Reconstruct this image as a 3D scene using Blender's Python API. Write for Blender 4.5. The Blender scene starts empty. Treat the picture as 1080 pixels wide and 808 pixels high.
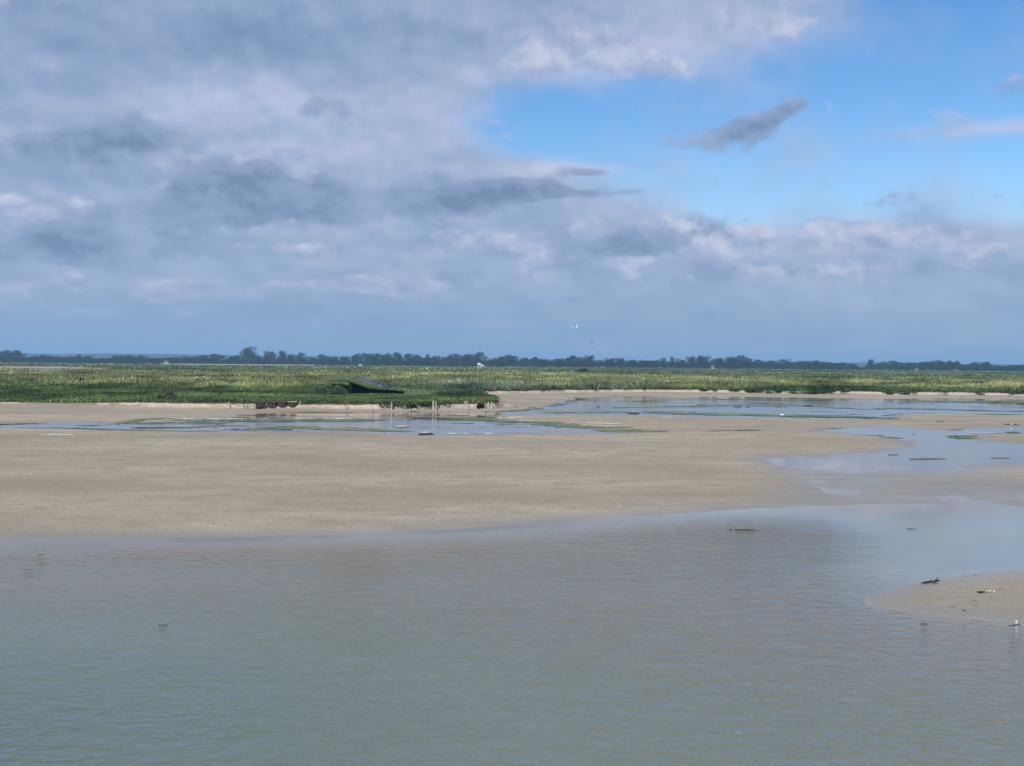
import bpy, math, random
import numpy as np
from mathutils import Vector, Matrix

random.seed(11)
RNG = np.random.default_rng(11)
R = math.radians
sc = bpy.context.scene
COL = sc.collection
CAMZ, F = 4.0, 1158.0
CM = Matrix.Rotation(R(90 - 0.965), 3, 'X') @ Matrix.Rotation(R(0.487), 3, 'Z')

# ------------------------------------------------------------------ survey helpers
def ray(px, py):
    return (CM @ Vector((px - 540.0, 404.0 - py, -F)))

def P(px, py, z=0.0):
    d = ray(px, py)
    t = (z - CAMZ) / d.z
    return (d.x * t, d.y * t)

def at_depth(px, py, Y):
    d = ray(px, py)
    t = Y / d.y
    return Vector((d.x * t, Y, CAMZ + d.z * t))

# ------------------------------------------------------------------ numpy noise
def _hash(ix, iy, seed):
    h = (ix * 374761393 + iy * 668265263 + seed * 1442695041) & 0xffffffff
    h = ((h ^ (h >> 13)) * 1274126177) & 0xffffffff
    return ((h ^ (h >> 16)) & 0xffff) / 65535.0

def vnoise(x, y, seed=0):
    x = np.asarray(x, float); y = np.asarray(y, float)
    ix = np.floor(x).astype(np.int64); iy = np.floor(y).astype(np.int64)
    fx = x - ix; fy = y - iy
    fx = fx * fx * fx * (fx * (fx * 6 - 15) + 10); fy = fy * fy * fy * (fy * (fy * 6 - 15) + 10)
    a = _hash(ix, iy, seed); b = _hash(ix + 1, iy, seed)
    c = _hash(ix, iy + 1, seed); d = _hash(ix + 1, iy + 1, seed)
    return (a + (b - a) * fx) * (1 - fy) + (c + (d - c) * fx) * fy

def fbm(x, y, seed=0, octv=4):
    s = 0; a = 0.5; t = 0
    for o in range(octv):
        ca, sa = math.cos(0.6 * o), math.sin(0.6 * o)
        s = s + a * vnoise((x * ca - y * sa) * 2 ** o, (x * sa + y * ca) * 2 ** o, seed + 17 * o)
        t += a; a *= 0.5
    return s / t * 2 - 1          # about -1..1

def sstep(a, b, x):
    t = np.clip((x - a) / (b - a), 0, 1)
    return t * t * (3 - 2 * t)

def sdf(x, y, poly):
    """signed distance, positive inside"""
    p = np.array(poly, float); q = np.roll(p, -1, axis=0)
    d2 = np.full(x.shape, 1e18); ins = np.zeros(x.shape, bool)
    for (x0, y0), (x1, y1) in zip(p, q):
        ex, ey = x1 - x0, y1 - y0
        L = ex * ex + ey * ey + 1e-12
        t = np.clip(((x - x0) * ex + (y - y0) * ey) / L, 0, 1)
        dx = x - x0 - t * ex; dy = y - y0 - t * ey
        d2 = np.minimum(d2, dx * dx + dy * dy)
        if y0 != y1:
            c = ((y0 > y) != (y1 > y)) & (x < (x1 - x0) * (y - y0) / (y1 - y0) + x0)
            ins ^= c
    d = np.sqrt(d2)
    return np.where(ins, d, -d)

def dline(x, y, pts):
    d2 = np.full(x.shape, 1e18)
    for (x0, y0), (x1, y1) in zip(pts[:-1], pts[1:]):
        ex, ey = x1 - x0, y1 - y0
        L = ex * ex + ey * ey + 1e-12
        t = np.clip(((x - x0) * ex + (y - y0) * ey) / L, 0, 1)
        d2 = np.minimum(d2, (x - x0 - t * ex) ** 2 + (y - y0 - t * ey) ** 2)
    return np.sqrt(d2)

# ------------------------------------------------------------------ object helpers
def tag(o, label=None, cat=None, group=None, kind=None):
    if label: o['label'] = label
    if cat: o['category'] = cat
    if group: o['group'] = group
    if kind: o['kind'] = kind
    return o

def link(name, me, mat=None, parent=None):
    o = bpy.data.objects.new(name, me); COL.objects.link(o)
    if mat: me.materials.append(mat)
    if parent: o.parent = parent
    return o

def empty(name, loc, rz=0.0):
    o = bpy.data.objects.new(name, None); COL.objects.link(o)
    o.location = loc; o.rotation_euler = (0, 0, rz); o.empty_display_size = 0.2
    return o

def np_mesh(name, V, faces, smooth=False):
    """faces: (n,k) int array"""
    me = bpy.data.meshes.new(name)
    V = np.asarray(V, np.float32); Fc = np.asarray(faces, np.int32)
    n, k = Fc.shape
    me.vertices.add(len(V)); me.vertices.foreach_set('co', V.ravel())
    me.loops.add(n * k); me.loops.foreach_set('vertex_index', Fc.ravel())
    me.polygons.add(n)
    me.polygons.foreach_set('loop_start', np.arange(0, n * k, k, dtype=np.int32))
    me.polygons.foreach_set('loop_total', np.full(n, k, np.int32))
    me.update(calc_edges=True)
    if smooth:
        me.polygons.foreach_set('use_smooth', np.ones(n, bool))
    return me

def add_col(me, name, C):
    a = me.attributes.new(name, 'FLOAT_COLOR', 'POINT')
    c = np.ones((len(C), 4), np.float32); c[:, :3] = C
    a.data.foreach_set('color', c.ravel())

def add_float(me, name, v):
    a = me.attributes.new(name, 'FLOAT', 'POINT')
    a.data.foreach_set('value', np.asarray(v, np.float32))

class MB:
    """small mesh collector for lists of verts and mixed faces"""
    def __init__(s): s.v = []; s.f = []
    def add(s, v, f):
        b = len(s.v); s.v += [tuple(p) for p in v]; s.f += [tuple(i + b for i in q) for q in f]
    def box(s, x0, x1, y0, y1, z0, z1, M=None):
        v = [Vector((x, y, z)) for x in (x0, x1) for y in (y0, y1) for z in (z0, z1)]
        if M: v = [M @ p for p in v]
        s.add(v, [(0, 1, 3, 2), (4, 6, 7, 5), (0, 4, 5, 1), (2, 3, 7, 6), (0, 2, 6, 4), (1, 5, 7, 3)])
    def tube(s, pts, rads, n=7, cap=True, squash=1.0):
        pts = [Vector(p) for p in pts]; rings = []
        v = []
        for i, p in enumerate(pts):
            d = (pts[min(i + 1, len(pts) - 1)] - pts[max(i - 1, 0)]).normalized()
            a = d.orthogonal().normalized() if abs(d.z) < 0.9 else Vector((1, 0, 0))
            a = (a - d * a.dot(d)).normalized(); b = d.cross(a)
            for k in range(n):
                t = 2 * math.pi * k / n
                v.append(p + a * math.cos(t) * rads[i] + b * math.sin(t) * rads[i] * squash)
        f = []
        for i in range(len(pts) - 1):
            for k in range(n):
                f.append((i * n + k, i * n + (k + 1) % n, (i + 1) * n + (k + 1) % n, (i + 1) * n + k))
        if cap:
            f.append(tuple(range(n - 1, -1, -1))); f.append(tuple((len(pts) - 1) * n + k for k in range(n)))
        s.add(v, f)
    def blob(s, c, r, jit=0.15, seg=10, rings=6, rnd=random):
        v = []; f = []
        c = Vector(c)
        for i in range(rings + 1):
            th = math.pi * i / rings
            for k in range(seg):
                ph = 2 * math.pi * k / seg
                j = 1 + rnd.uniform(-jit, jit) if 0 < i < rings else 1
                v.append((c.x + r[0] * math.sin(th) * math.cos(ph) * j, c.y + r[1] * math.sin(th) * math.sin(ph) * j, c.z + r[2] * math.cos(th) * j))
        for i in range(rings):
            for k in range(seg):
                f.append((i * seg + k, (i + 1) * seg + k, (i + 1) * seg + (k + 1) % seg, i * seg + (k + 1) % seg))
        s.add(v, f)
    def build(s, name, mat=None, parent=None, smooth=False):
        me = bpy.data.meshes.new(name); me.from_pydata(s.v, [], s.f); me.update()
        if smooth:
            for p in me.polygons: p.use_smooth = True
        return link(name, me, mat, parent)

# ------------------------------------------------------------------ materials
class NT:
    def __init__(s, tree): s.t = tree; s.n = tree.nodes; s.l = tree.links
    def node(s, typ, **kw):
        n = s.n.new(typ)
        for k, v in kw.items(): setattr(n, k, v)
        return n
    def put(s, sock, v):
        if isinstance(v, bpy.types.NodeSocket): s.l.new(v, sock)
        elif v is not None: sock.default_value = v
    def m(s, op, a, b=None, c=None, clamp=False):
        n = s.node('ShaderNodeMath', operation=op, use_clamp=clamp)
        s.put(n.inputs[0], a); s.put(n.inputs[1], b); s.put(n.inputs[2], c)
        return n.outputs[0]
    def rng(s, v, a, b, c=0.0, d=1.0, smooth=False):
        n = s.node('ShaderNodeMapRange'); n.interpolation_type = 'SMOOTHSTEP' if smooth else 'LINEAR'
        s.put(n.inputs[0], v)
        for i, q in enumerate((a, b, c, d)): s.put(n.inputs[1 + i], q)
        return n.outputs[0]
    def mix(s, f, a, b, typ='MIX'):
        n = s.node('ShaderNodeMix', data_type='RGBA', blend_type=typ)
        s.put(n.inputs[0], f)
        s.put(n.inputs[6], a if isinstance(a, bpy.types.NodeSocket) else (*a, 1))
        s.put(n.inputs[7], b if isinstance(b, bpy.types.NodeSocket) else (*b, 1))
        return n.outputs[2]
    def noise(s, vec, scale, detail=4, rough=0.55, dist=0.0, dim='3D'):
        n = s.node('ShaderNodeTexNoise', noise_dimensions=dim)
        if vec is not None: s.l.new(vec, n.inputs['Vector'])
        n.inputs['Scale'].default_value = scale; n.inputs['Detail'].default_value = detail
        n.inputs['Roughness'].default_value = rough; n.inputs['Distortion'].default_value = dist
        return n.outputs['Fac']
    def pos(s, sx=1, sy=1, sz=1, rz=0.0, obj=False):
        if obj: v = s.node('ShaderNodeTexCoord').outputs['Object']
        else: v = s.node('ShaderNodeNewGeometry').outputs['Position']
        mp = s.node('ShaderNodeMapping'); mp.inputs['Scale'].default_value = (sx, sy, sz)
        mp.inputs['Rotation'].default_value = (0, 0, rz)
        s.l.new(v, mp.inputs['Vector']); return mp.outputs[0]
    def bump(s, h, strength, dist, nrm=None):
        b = s.node('ShaderNodeBump'); s.put(b.inputs['Strength'], strength); s.put(b.inputs['Distance'], dist)
        s.put(b.inputs['Height'], h)
        if nrm is not None: s.l.new(nrm, b.inputs['Normal'])
        return b.outputs[0]

def new_mat(name):
    m = bpy.data.materials.new(name); m.use_nodes = True
    nt = NT(m.node_tree); bs = m.node_tree.nodes['Principled BSDF']
    return m, nt, bs

def simple(name, c1, c2, scale=6, rough=0.85, bump=0.3, sx=1, sy=1, sz=1, spec=0.3, trans=0.0):
    m, nt, bs = new_mat(name)
    v = nt.pos(sx, sy, sz, obj=True)
    n = nt.noise(v, scale, 5)
    nt.l.new(nt.mix(nt.rng(n, 0.35, 0.65), c1, c2), bs.inputs['Base Color'])
    bs.inputs['Roughness'].default_value = rough
    bs.inputs['Specular IOR Level'].default_value = spec
    if bump: nt.l.new(nt.bump(n, bump, 0.02), bs.inputs['Normal'])
    return m

M = {}
M['post'] = simple('weathered_wood_pale', (0.42, 0.37, 0.29), (0.62, 0.56, 0.46), 9, sz=0.25)
M['post_dark'] = simple('weathered_wood_dark', (0.16, 0.11, 0.075), (0.28, 0.21, 0.15), 9, sz=0.25)
M['wet_wood'] = simple('wet_wood', (0.022, 0.018, 0.014), (0.07, 0.055, 0.042), 5, rough=0.6)
M['slab'] = simple('pale_slab', (0.36, 0.33, 0.28), (0.52, 0.49, 0.43), 4)
M['stone'] = simple('mud_stone', (0.10, 0.085, 0.065), (0.22, 0.19, 0.15), 6)
M['peat'] = simple('brown_peat', (0.030, 0.018, 0.015), (0.085, 0.052, 0.042), 5)
M['tar'] = simple('roofing_felt', (0.10, 0.115, 0.135), (0.20, 0.22, 0.245), 2.5, rough=0.7, sx=0.4)
M['turfroof'] = simple('mossy_turf', (0.035, 0.060, 0.018), (0.12, 0.15, 0.065), 2.2, bump=0.8)
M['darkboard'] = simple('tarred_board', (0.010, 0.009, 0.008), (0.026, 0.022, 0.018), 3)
M['feather'] = simple('white_feather', (0.72, 0.72, 0.70), (0.82, 0.82, 0.80), 9, bump=0)
M['feather_grey'] = simple('grey_feather', (0.28, 0.29, 0.31), (0.42, 0.43, 0.45), 9, bump=0)
M['feather_dark'] = simple('dark_feather', (0.05, 0.045, 0.04), (0.12, 0.10, 0.09), 9, bump=0)
M['beak'] = simple('beak', (0.45, 0.25, 0.04), (0.55, 0.33, 0.06), 9, bump=0)
M['plaster'] = simple('white_plaster', (0.68, 0.66, 0.62), (0.78, 0.76, 0.72), 1.5)
M['rooftile'] = simple('slate_roof', (0.10, 0.08, 0.075), (0.18, 0.13, 0.11), 2)
M['glass_dark'] = simple('window_dark', (0.02, 0.02, 0.025), (0.04, 0.04, 0.05), 2, rough=0.2, bump=0)
M['bark'] = simple('bark', (0.05, 0.042, 0.032), (0.11, 0.09, 0.07), 3)
M['shell'] = simple('shell_white', (0.62, 0.59, 0.52), (0.80, 0.78, 0.72), 30, bump=0)
M['cast'] = simple('mud_cast', (0.19, 0.16, 0.118), (0.28, 0.24, 0.18), 8, bump=0)

def attr_mat(name, attr, rough=0.8, trans=0.25, var=0.25, spec=0.25, scale=1.2):
    m, nt, bs = new_mat(name)
    a = nt.node('ShaderNodeAttribute', attribute_name=attr)
    n = nt.noise(nt.pos(), scale, 3)
    k = nt.rng(n, 0.3, 0.7, 1 - var, 1 + var)
    vm = nt.node('ShaderNodeVectorMath', operation='SCALE')
    nt.l.new(a.outputs['Color'], vm.inputs[0]); nt.l.new(k, vm.inputs['Scale'])
    nt.l.new(vm.outputs[0], bs.inputs['Base Color'])
    bs.inputs['Roughness'].default_value = rough
    bs.inputs['Specular IOR Level'].default_value = spec
    if trans:
        out = nt.n['Material Output']
        tr = nt.node('ShaderNodeBsdfTranslucent'); nt.l.new(vm.outputs[0], tr.inputs[0])
        mx = nt.node('ShaderNodeMixShader'); mx.inputs[0].default_value = trans
        nt.l.new(bs.outputs[0], mx.inputs[1]); nt.l.new(tr.outputs[0], mx.inputs[2])
        nt.l.new(mx.outputs[0], out.inputs['Surface'])
    return m
M['grass'] = attr_mat('saltmarsh_grass', 'Col', trans=0.35)
M['algae'] = attr_mat('algae_mat', 'Col', trans=0.0, rough=0.55, spec=0.4, var=0.35, scale=3)
M['leaf'] = attr_mat('tree_leaf', 'Col', trans=0.3, var=0.3, scale=0.12)

# sand / mud
def sand_mat():
    m, nt, bs = new_mat('tidal_sand')
    geo = nt.node('ShaderNodeNewGeometry')
    sep = nt.node('ShaderNodeSeparateXYZ'); nt.l.new(geo.outputs['Position'], sep.inputs[0])
    z = sep.outputs[2]
    big = nt.noise(nt.pos(0.05, 0.13), 1.0, 5, 0.6)
    mid = nt.noise(nt.pos(0.5, 0.9), 1.0, 5, 0.65)
    fine = nt.noise(nt.pos(), 7.0, 4, 0.7)
    fine2 = nt.noise(nt.pos(1, 1.3), 24.0, 3, 0.7)
    c = nt.mix(nt.rng(big, 0.38, 0.64), (0.275, 0.228, 0.165), (0.395, 0.338, 0.255))
    c = nt.mix(nt.rng(mid, 0.40, 0.72), c, (0.265, 0.222, 0.160))
    c = nt.mix(nt.rng(fine, 0.55, 0.72, 0, 0.75), c, (0.15, 0.122, 0.092))
    c = nt.mix(nt.rng(fine2, 0.60, 0.72, 0, 0.5), c, (0.42, 0.38, 0.31))
    wet = nt.rng(nt.m('ADD', z, nt.m('MULTIPLY', nt.m('SUBTRACT', mid, 0.5), 0.04)), 0.05, -0.005, smooth=True)
    # pale dry bank face and upper beach: higher ground dries out
    dry = nt.rng(nt.m('ADD', z, nt.m('MULTIPLY', nt.m('SUBTRACT', mid, 0.5), 0.12)), 0.16, 0.30, smooth=True)
    sx_ = nt.node('ShaderNodeSeparateXYZ'); nt.l.new(geo.outputs['Position'], sx_.inputs[0])
    brn = nt.noise(nt.pos(0.22, 0.22, 1.5), 1.0, 5, 0.7)
    bk = nt.rng(nt.m('ADD', brn, nt.rng(sx_.outputs[0], -48, -22, 0.22, 0.0)), 0.56, 0.66)
    dryc = nt.mix(nt.m('MULTIPLY', bk, .75), nt.mix(nt.rng(fine, 0.42, 0.6), (0.36, 0.29, 0.215), (0.58, 0.50, 0.40)), (0.16, 0.115, 0.078))
    c = nt.mix(dry, c, dryc) if True else nt.mix(dry, c, nt.mix(nt.rng(fine, 0.42, 0.6), (0.36, 0.29, 0.215), (0.58, 0.50, 0.40)))
    # yellow-brown root horizon just under the turf
    topz = nt.rng(nt.m('ADD', z, nt.m('MULTIPLY', nt.m('SUBTRACT', mid, 0.5), 0.25)), 0.50, 0.56)
    c = nt.mix(topz, c, (0.075, 0.055, 0.035))
    vm = nt.mix(wet, c, (0.62, 0.62, 0.62), 'MULTIPLY')
    nt.l.new(nt.mix(nt.m('MULTIPLY', wet, 0.55), c, vm), bs.inputs['Base Color'])
    nt.l.new(nt.rng(wet, 0, 1, 0.85, 0.36), bs.inputs['Roughness'])
    nt.l.new(nt.rng(wet, 0, 1, 0.15, 0.5), bs.inputs['Specular IOR Level'])
    h = nt.m('ADD', nt.m('MULTIPLY', fine, 1.0), nt.m('ADD', nt.m('MULTIPLY', fine2, 0.35), nt.m('MULTIPLY', mid, 1.2)))
    nt.l.new(nt.bump(h, nt.rng(wet, 0, 1, 0.8, 0.25), 0.05), bs.inputs['Normal'])
    return m
M['sand'] = sand_mat()

def marsh_mat():
    m, nt, bs = new_mat('marsh_soil_sward')
    a = nt.node('ShaderNodeAttribute', attribute_name='Col')
    f = nt.noise(nt.pos(), 1.6, 6, 0.7)
    c = nt.mix(nt.rng(f, 0.3, 0.7), (0.6, 0.6, 0.55), (1.25, 1.25, 1.2))
    nt.l.new(nt.mix(1.0, a.outputs['Color'], c, 'MULTIPLY'), bs.inputs['Base Color'])
    bs.inputs['Roughness'].default_value = 0.95; bs.inputs['Specular IOR Level'].default_value = 0.1
    nt.l.new(nt.bump(f, 0.9, 0.25), bs.inputs['Normal'])
    return m
M['marsh'] = marsh_mat()

def water_mat():
    m, nt, bs = new_mat('shallow_water')
    nt.n.remove(bs); out = nt.n['Material Output']
    dep = nt.node('ShaderNodeAttribute', attribute_name='depth').outputs['Fac']
    # wind ripples, stronger where the water is deeper; two crossing trains broken up by noise
    v1 = nt.pos(1.1, 1.9, 1, R(32)); v2 = nt.pos(1.2, 1.6, 1, R(10))
    r1 = nt.noise(v1, 1.45, 3, 0.5, 0.5); r2 = nt.noise(v2, 5.0, 3, 0.55, 0.4)
    sharp = nt.m('POWER', nt.m('ABSOLUTE', nt.m('SUBTRACT', r1, 0.5)), 0.8)
    gust = nt.rng(nt.noise(nt.pos(0.06, 0.11), 1.0, 4, 0.6), 0.33, 0.66, 0.35, 1.0)
    h = nt.m('ADD', nt.m('MULTIPLY', sharp, -1.0), nt.m('MULTIPLY', r2, 0.30))
    rip = nt.rng(dep, 0.03, 0.17, 1.0, 0.95)
    st = nt.m('MULTIPLY', nt.rng(dep, 0.012, 0.105, 0.02, 1.0, smooth=True), gust)
    shl = nt.node('ShaderNodeAttribute', attribute_name='shelter').outputs['Fac']
    st = nt.m('MULTIPLY', st, nt.rng(shl, 0, 1, 1.0, 0.07))
    nrm = nt.bump(h, st, 0.20)
    fr = nt.node('ShaderNodeFresnel'); fr.inputs['IOR'].default_value = 1.333; nt.l.new(nrm, fr.inputs['Normal'])
    gl = nt.node('ShaderNodeBsdfGlossy'); nt.l.new(nrm, gl.inputs['Normal'])
    nt.l.new(nt.rng(dep, 0.0, 0.3, 0.03, 0.10), gl.inputs['Roughness'])
    gl.inputs['Color'].default_value = (1, 1, 1, 1)
    df = nt.node('ShaderNodeBsdfDiffuse'); tp = nt.node('ShaderNodeBsdfTransparent')
    cl = nt.mix(nt.rng(dep, 0.05, 0.55), (0.31, 0.27, 0.185), (0.084, 0.124, 0.104))
    nt.l.new(cl, df.inputs['Color'])
    op = nt.rng(dep, 0.0, 0.40, 0.06, 0.97)
    body = nt.node('ShaderNodeMixShader'); nt.l.new(op, body.inputs[0])
    nt.l.new(tp.outputs[0], body.inputs[1]); nt.l.new(df.outputs[0], body.inputs[2])
    mx = nt.node('ShaderNodeMixShader'); nt.l.new(nt.m('MULTIPLY', fr.outputs[0], rip), mx.inputs[0])
    nt.l.new(body.outputs[0], mx.inputs[1]); nt.l.new(gl.outputs[0], mx.inputs[2])
    nt.l.new(mx.outputs[0], out.inputs['Surface'])
    return m
M['water'] = water_mat()

# ------------------------------------------------------------------ survey of shorelines (traced, laid down on z=0)
def ground_poly(pts, z=0.0): return [P(x, y, z) for x, y in pts]
SH_D = ground_poly([(-500, 573), (0, 568.5), (70, 568), (150, 566.5), (220, 566.5), (300, 565), (350, 564), (420, 560.5), (500, 556), (540, 553.5),
    (600, 549), (660, 544.5), (700, 541), (760, 538), (820, 535), (880, 533), (940, 530.5), (1000, 531), (1040, 532), (1080, 533), (1700, 538)])
SH_D = SH_D + [(60, 18), (60, -60), (-60, -60), (-60, 24)]
SPIT = ground_poly([(915, 634), (930, 626), (960, 616.5), (990, 609), (1030, 603), (1080, 599.5), (1300, 588), (1800, 575), (1800, 720), (1300, 682), (1080, 656),
    (1040, 653), (990, 648), (950, 643), (925, 640)])
POOL_A = ground_poly([(-500, 448), (0, 446.5), (60, 446), (130, 446), (170, 444.5), (210, 442.5), (240, 441), (262, 437), (285, 435.5), (340, 435), (400, 434.7),
    (480, 434.5), (522, 434.3), (535, 437), (510, 441), (550, 447), (590, 449.5), (625, 452.5), (665, 455.5), (640, 457.3), (590, 457), (545, 456), (520, 457.5),
    (480, 459), (440, 458.7), (400, 456.5), (360, 455.5), (300, 455), (200, 455), (120, 453.5), (60, 451.5), (0, 451), (-500, 451)])
POOL_B = ground_poly([(525, 434.5), (545, 432.5), (565, 431), (588, 427.5), (598, 422.5), (612, 419.3), (640, 418.5), (740, 418.8), (800, 419), (870, 420.5), (930, 421),
    (1000, 420.7), (1080, 421.5), (1500, 425), (1500, 438), (1080, 437), (1000, 436), (955, 435.5), (935, 438), (945, 441.5), (900, 442), (860, 441), (800, 440.5),
    (740, 439.5), (680, 438), (600, 437.2), (530, 437.5)])
CHAN_C = ground_poly([(855, 454), (900, 450.5), (940, 450), (965, 452), (1000, 454.5), (1012, 452.5), (1080, 451), (1500, 450), (1500, 456), (1080, 456.5),
    (1030, 458), (1008, 461), (1030, 465), (1080, 468.5), (1500, 476), (1500, 490), (1080, 490), (1030, 491), (1000, 493), (960, 491),
    (930, 487), (885, 482.5), (925, 478), (957, 472), (962, 466), (930, 460), (890, 456)])
FAR_CH = ground_poly([(-700, 384), (-100, 386.5), (60, 387.4), (118, 390.2), (80, 392.2), (40, 393), (-100, 392), (-700, 390)])
MARSH = ground_poly([(-900, 418), (-300, 424), (0, 427), (60, 428), (100, 429), (150, 430.5), (216, 431.3), (260, 431.8), (340, 432.3), (400, 432.8), (460, 432.4),
    (493, 431.8), (512, 431.3), (527, 430.5), (531, 428.5), (525, 423.5), (508, 421), (492, 419.5), (484, 418), (500, 416.8), (540, 416.2), (600, 415), (640, 414.4), (740, 414.6), (800, 415.2),
    (850, 416.5), (900, 416), (930, 417), (1000, 417), (1080, 418.3), (1500, 424)], 0.1)
MARSH = MARSH + [(900, 420), (9000, 3000), (9000, 9500), (-9000, 9500), (-9000, 3000), (-900, 500)]
CREEKS = [[(560, 402.5), (640, 401), (700, 403), (800, 402)], [(860, 404), (930, 403.2), (1000, 405), (1100, 404)], [(90, 409), (140, 408), (200, 408.8)],
          [(640, 407), (700, 406.2), (760, 407.4), (830, 407)]]
CREEKS = [ground_poly(c, 0.6) for c in CREEKS]

def heights(x, y):
    D = np.sqrt(x * x + y * y)
    nz = fbm(x * 0.28, y * 0.28, 3, 4); nz2 = fbm(x * 0.05, y * 0.12, 5, 4)
    jit = nz * np.clip(0.011 * D, 0, 1.0) + 0.16 * fbm(x * 1.3, y * 0.9, 13, 3) * sstep(70, 40, D)
    sdD = sdf(x, y, SH_D); sp = sdf(x, y, SPIT)
    w = np.minimum(sdD, -sp) + jit * 0.7                       # big channel, >0 water
    a = sdf(x, y, POOL_A); b = sdf(x, y, POOL_B); c = sdf(x, y, CHAN_C)
    pools = np.maximum(np.maximum(a, b), c) + jit * 0.9
    fc = sdf(x, y, FAR_CH)
    wall = np.maximum(w, pools)
    # beds
    near = np.clip((26.0 - D) / 14.0, 0, 1)
    deepw = 0.33 * (1 - np.exp(-np.clip(w, 0, None) / 7.0)) * (0.72 + 0.28 * nz2) + 0.32 * sstep(0, 1, near) * (0.45 + 0.55 * sstep(8, -10, x))
    # the stretch between the right shore and the spit stays a thin film
    film = sstep(5.0, 11.0, x + 0.8 * nz) * sstep(17.0, 21.0, D)
    deepw = deepw * (1 - 0.80 * film)
    poolz = -0.075 * (1 - np.exp(-np.clip(pools, 0, None) / 1.6)) + 0.115 * fbm(x * 0.07, y * 0.30, 21, 4) * sstep(0.3, 3, pools) + 0.006
    neck = sstep(8.5, 3.0, np.abs(x - (13.6 + 0.12 * (y - 36)))) * sstep(27, 31, y) * sstep(56, 46, y)
    land = 0.15 * (1 - np.exp(np.clip(wall, None, 0) / 6.0)) * (0.8 + 0.3 * nz2) + 0.010 * fbm(x * 1.1, y * 1.1, 9, 3) * sstep(0, 1.5, -wall)
    z = np.where(w > 0, -deepw, np.where(pools > 0, np.minimum(poolz, 0.022), land))
    z = np.where((w <= 0) & (pools <= 0), z * (1 - neck) + neck * (0.0015 + 0.020 * fbm(x * 0.25, y * 0.13, 23, 4)), z)
    # marsh platform with a scalloped, undercut edge
    sm = sdf(x, y, MARSH)
    edge = 1.5 * (fbm(x * 0.33, y * 0.33, 31, 3) - 0.12) * sstep(-2, 12, x) * sstep(5.0, 0.5, np.abs(sm)) + 0.45 * fbm(x * 0.5, y * 0.5, 35, 3) * sstep(-25, -40, x) * sstep(3, 0, np.abs(sm)) + 0.14 * fbm(x * 1.7, y * 1.7, 33, 2)
    sme = sm + edge
    ramp = sstep(-0.10, 0.26, sme)
    plat = 0.66 + 0.05 * fbm(x * 0.2, y * 0.2, 41, 3) + 0.10 * fbm(x * 0.03, y * 0.05, 43, 3) * sstep(0, 30, sm)
    plat = plat - 0.30 * sstep(-24, -42, x) * sstep(12, 0, sm)
    hx_, hy_ = (x + 15.5) / 8.5, (y - 123) / 8.0
    plat = plat + (0.60 - plat) * sstep(1.3, 0.7, np.sqrt(hx_ ** 2 + hy_ ** 2))
    talus = 0.10 * sstep(-1.8, -0.1, sme)
    z = np.where(sme > -1.8, np.maximum(z, 0.02) + talus, z)
    z = z * (1 - ramp) + plat * ramp
    for cr in CREEKS:
        dc = dline(x, y, cr) + 0.5 * nz
        z = z - 0.55 * sstep(1.6, 0.3, dc) * (sm > 1)
    z = np.where(fc > -8, z * sstep(0, -8, fc) + (0.01 + 0.06 * nz2) * (1 - sstep(0, -8, fc)), z)
    marsh = (ramp > 0.93)
    marsh &= ~(fc > -5)
    return z, w, pools, sme, marsh, fc

# ------------------------------------------------------------------ ground: one polar sheet from the viewer to the horizon
az = np.concatenate([np.linspace(-180, -36, 40)[:-1], np.arange(-36, 36.0001, 0.075), np.linspace(36, 180, 40)[1:]])
az = az[:-1]                                                     # closed ring
rr = [1.0, 2.5, 4.0, 5.5, 7.0]
r = 8.0
while r < 260: rr.append(r); r *= 1.0046
while r < 9500: rr.append(r); r *= 1.035
rr = np.array(rr)
A, RR = np.meshgrid(np.radians(az), rr)
X = (np.sin(A) * RR).ravel(); Y = (np.cos(A) * RR).ravel()
Z, WD, PL, SM, MR, FC = heights(X, Y)
far = np.clip((RR.ravel() - 1200) / 2500, 0, 1)
Z = Z + np.where(SM > 0, far * 1.5, 0)
nr, na = len(rr), len(az)
I = np.arange(nr * na).reshape(nr, na)
I2 = np.roll(I, -1, axis=1)
quads = np.stack([I[:-1].ravel(), I2[:-1].ravel(), I2[1:].ravel(), I[1:].ravel()], 1)

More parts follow.
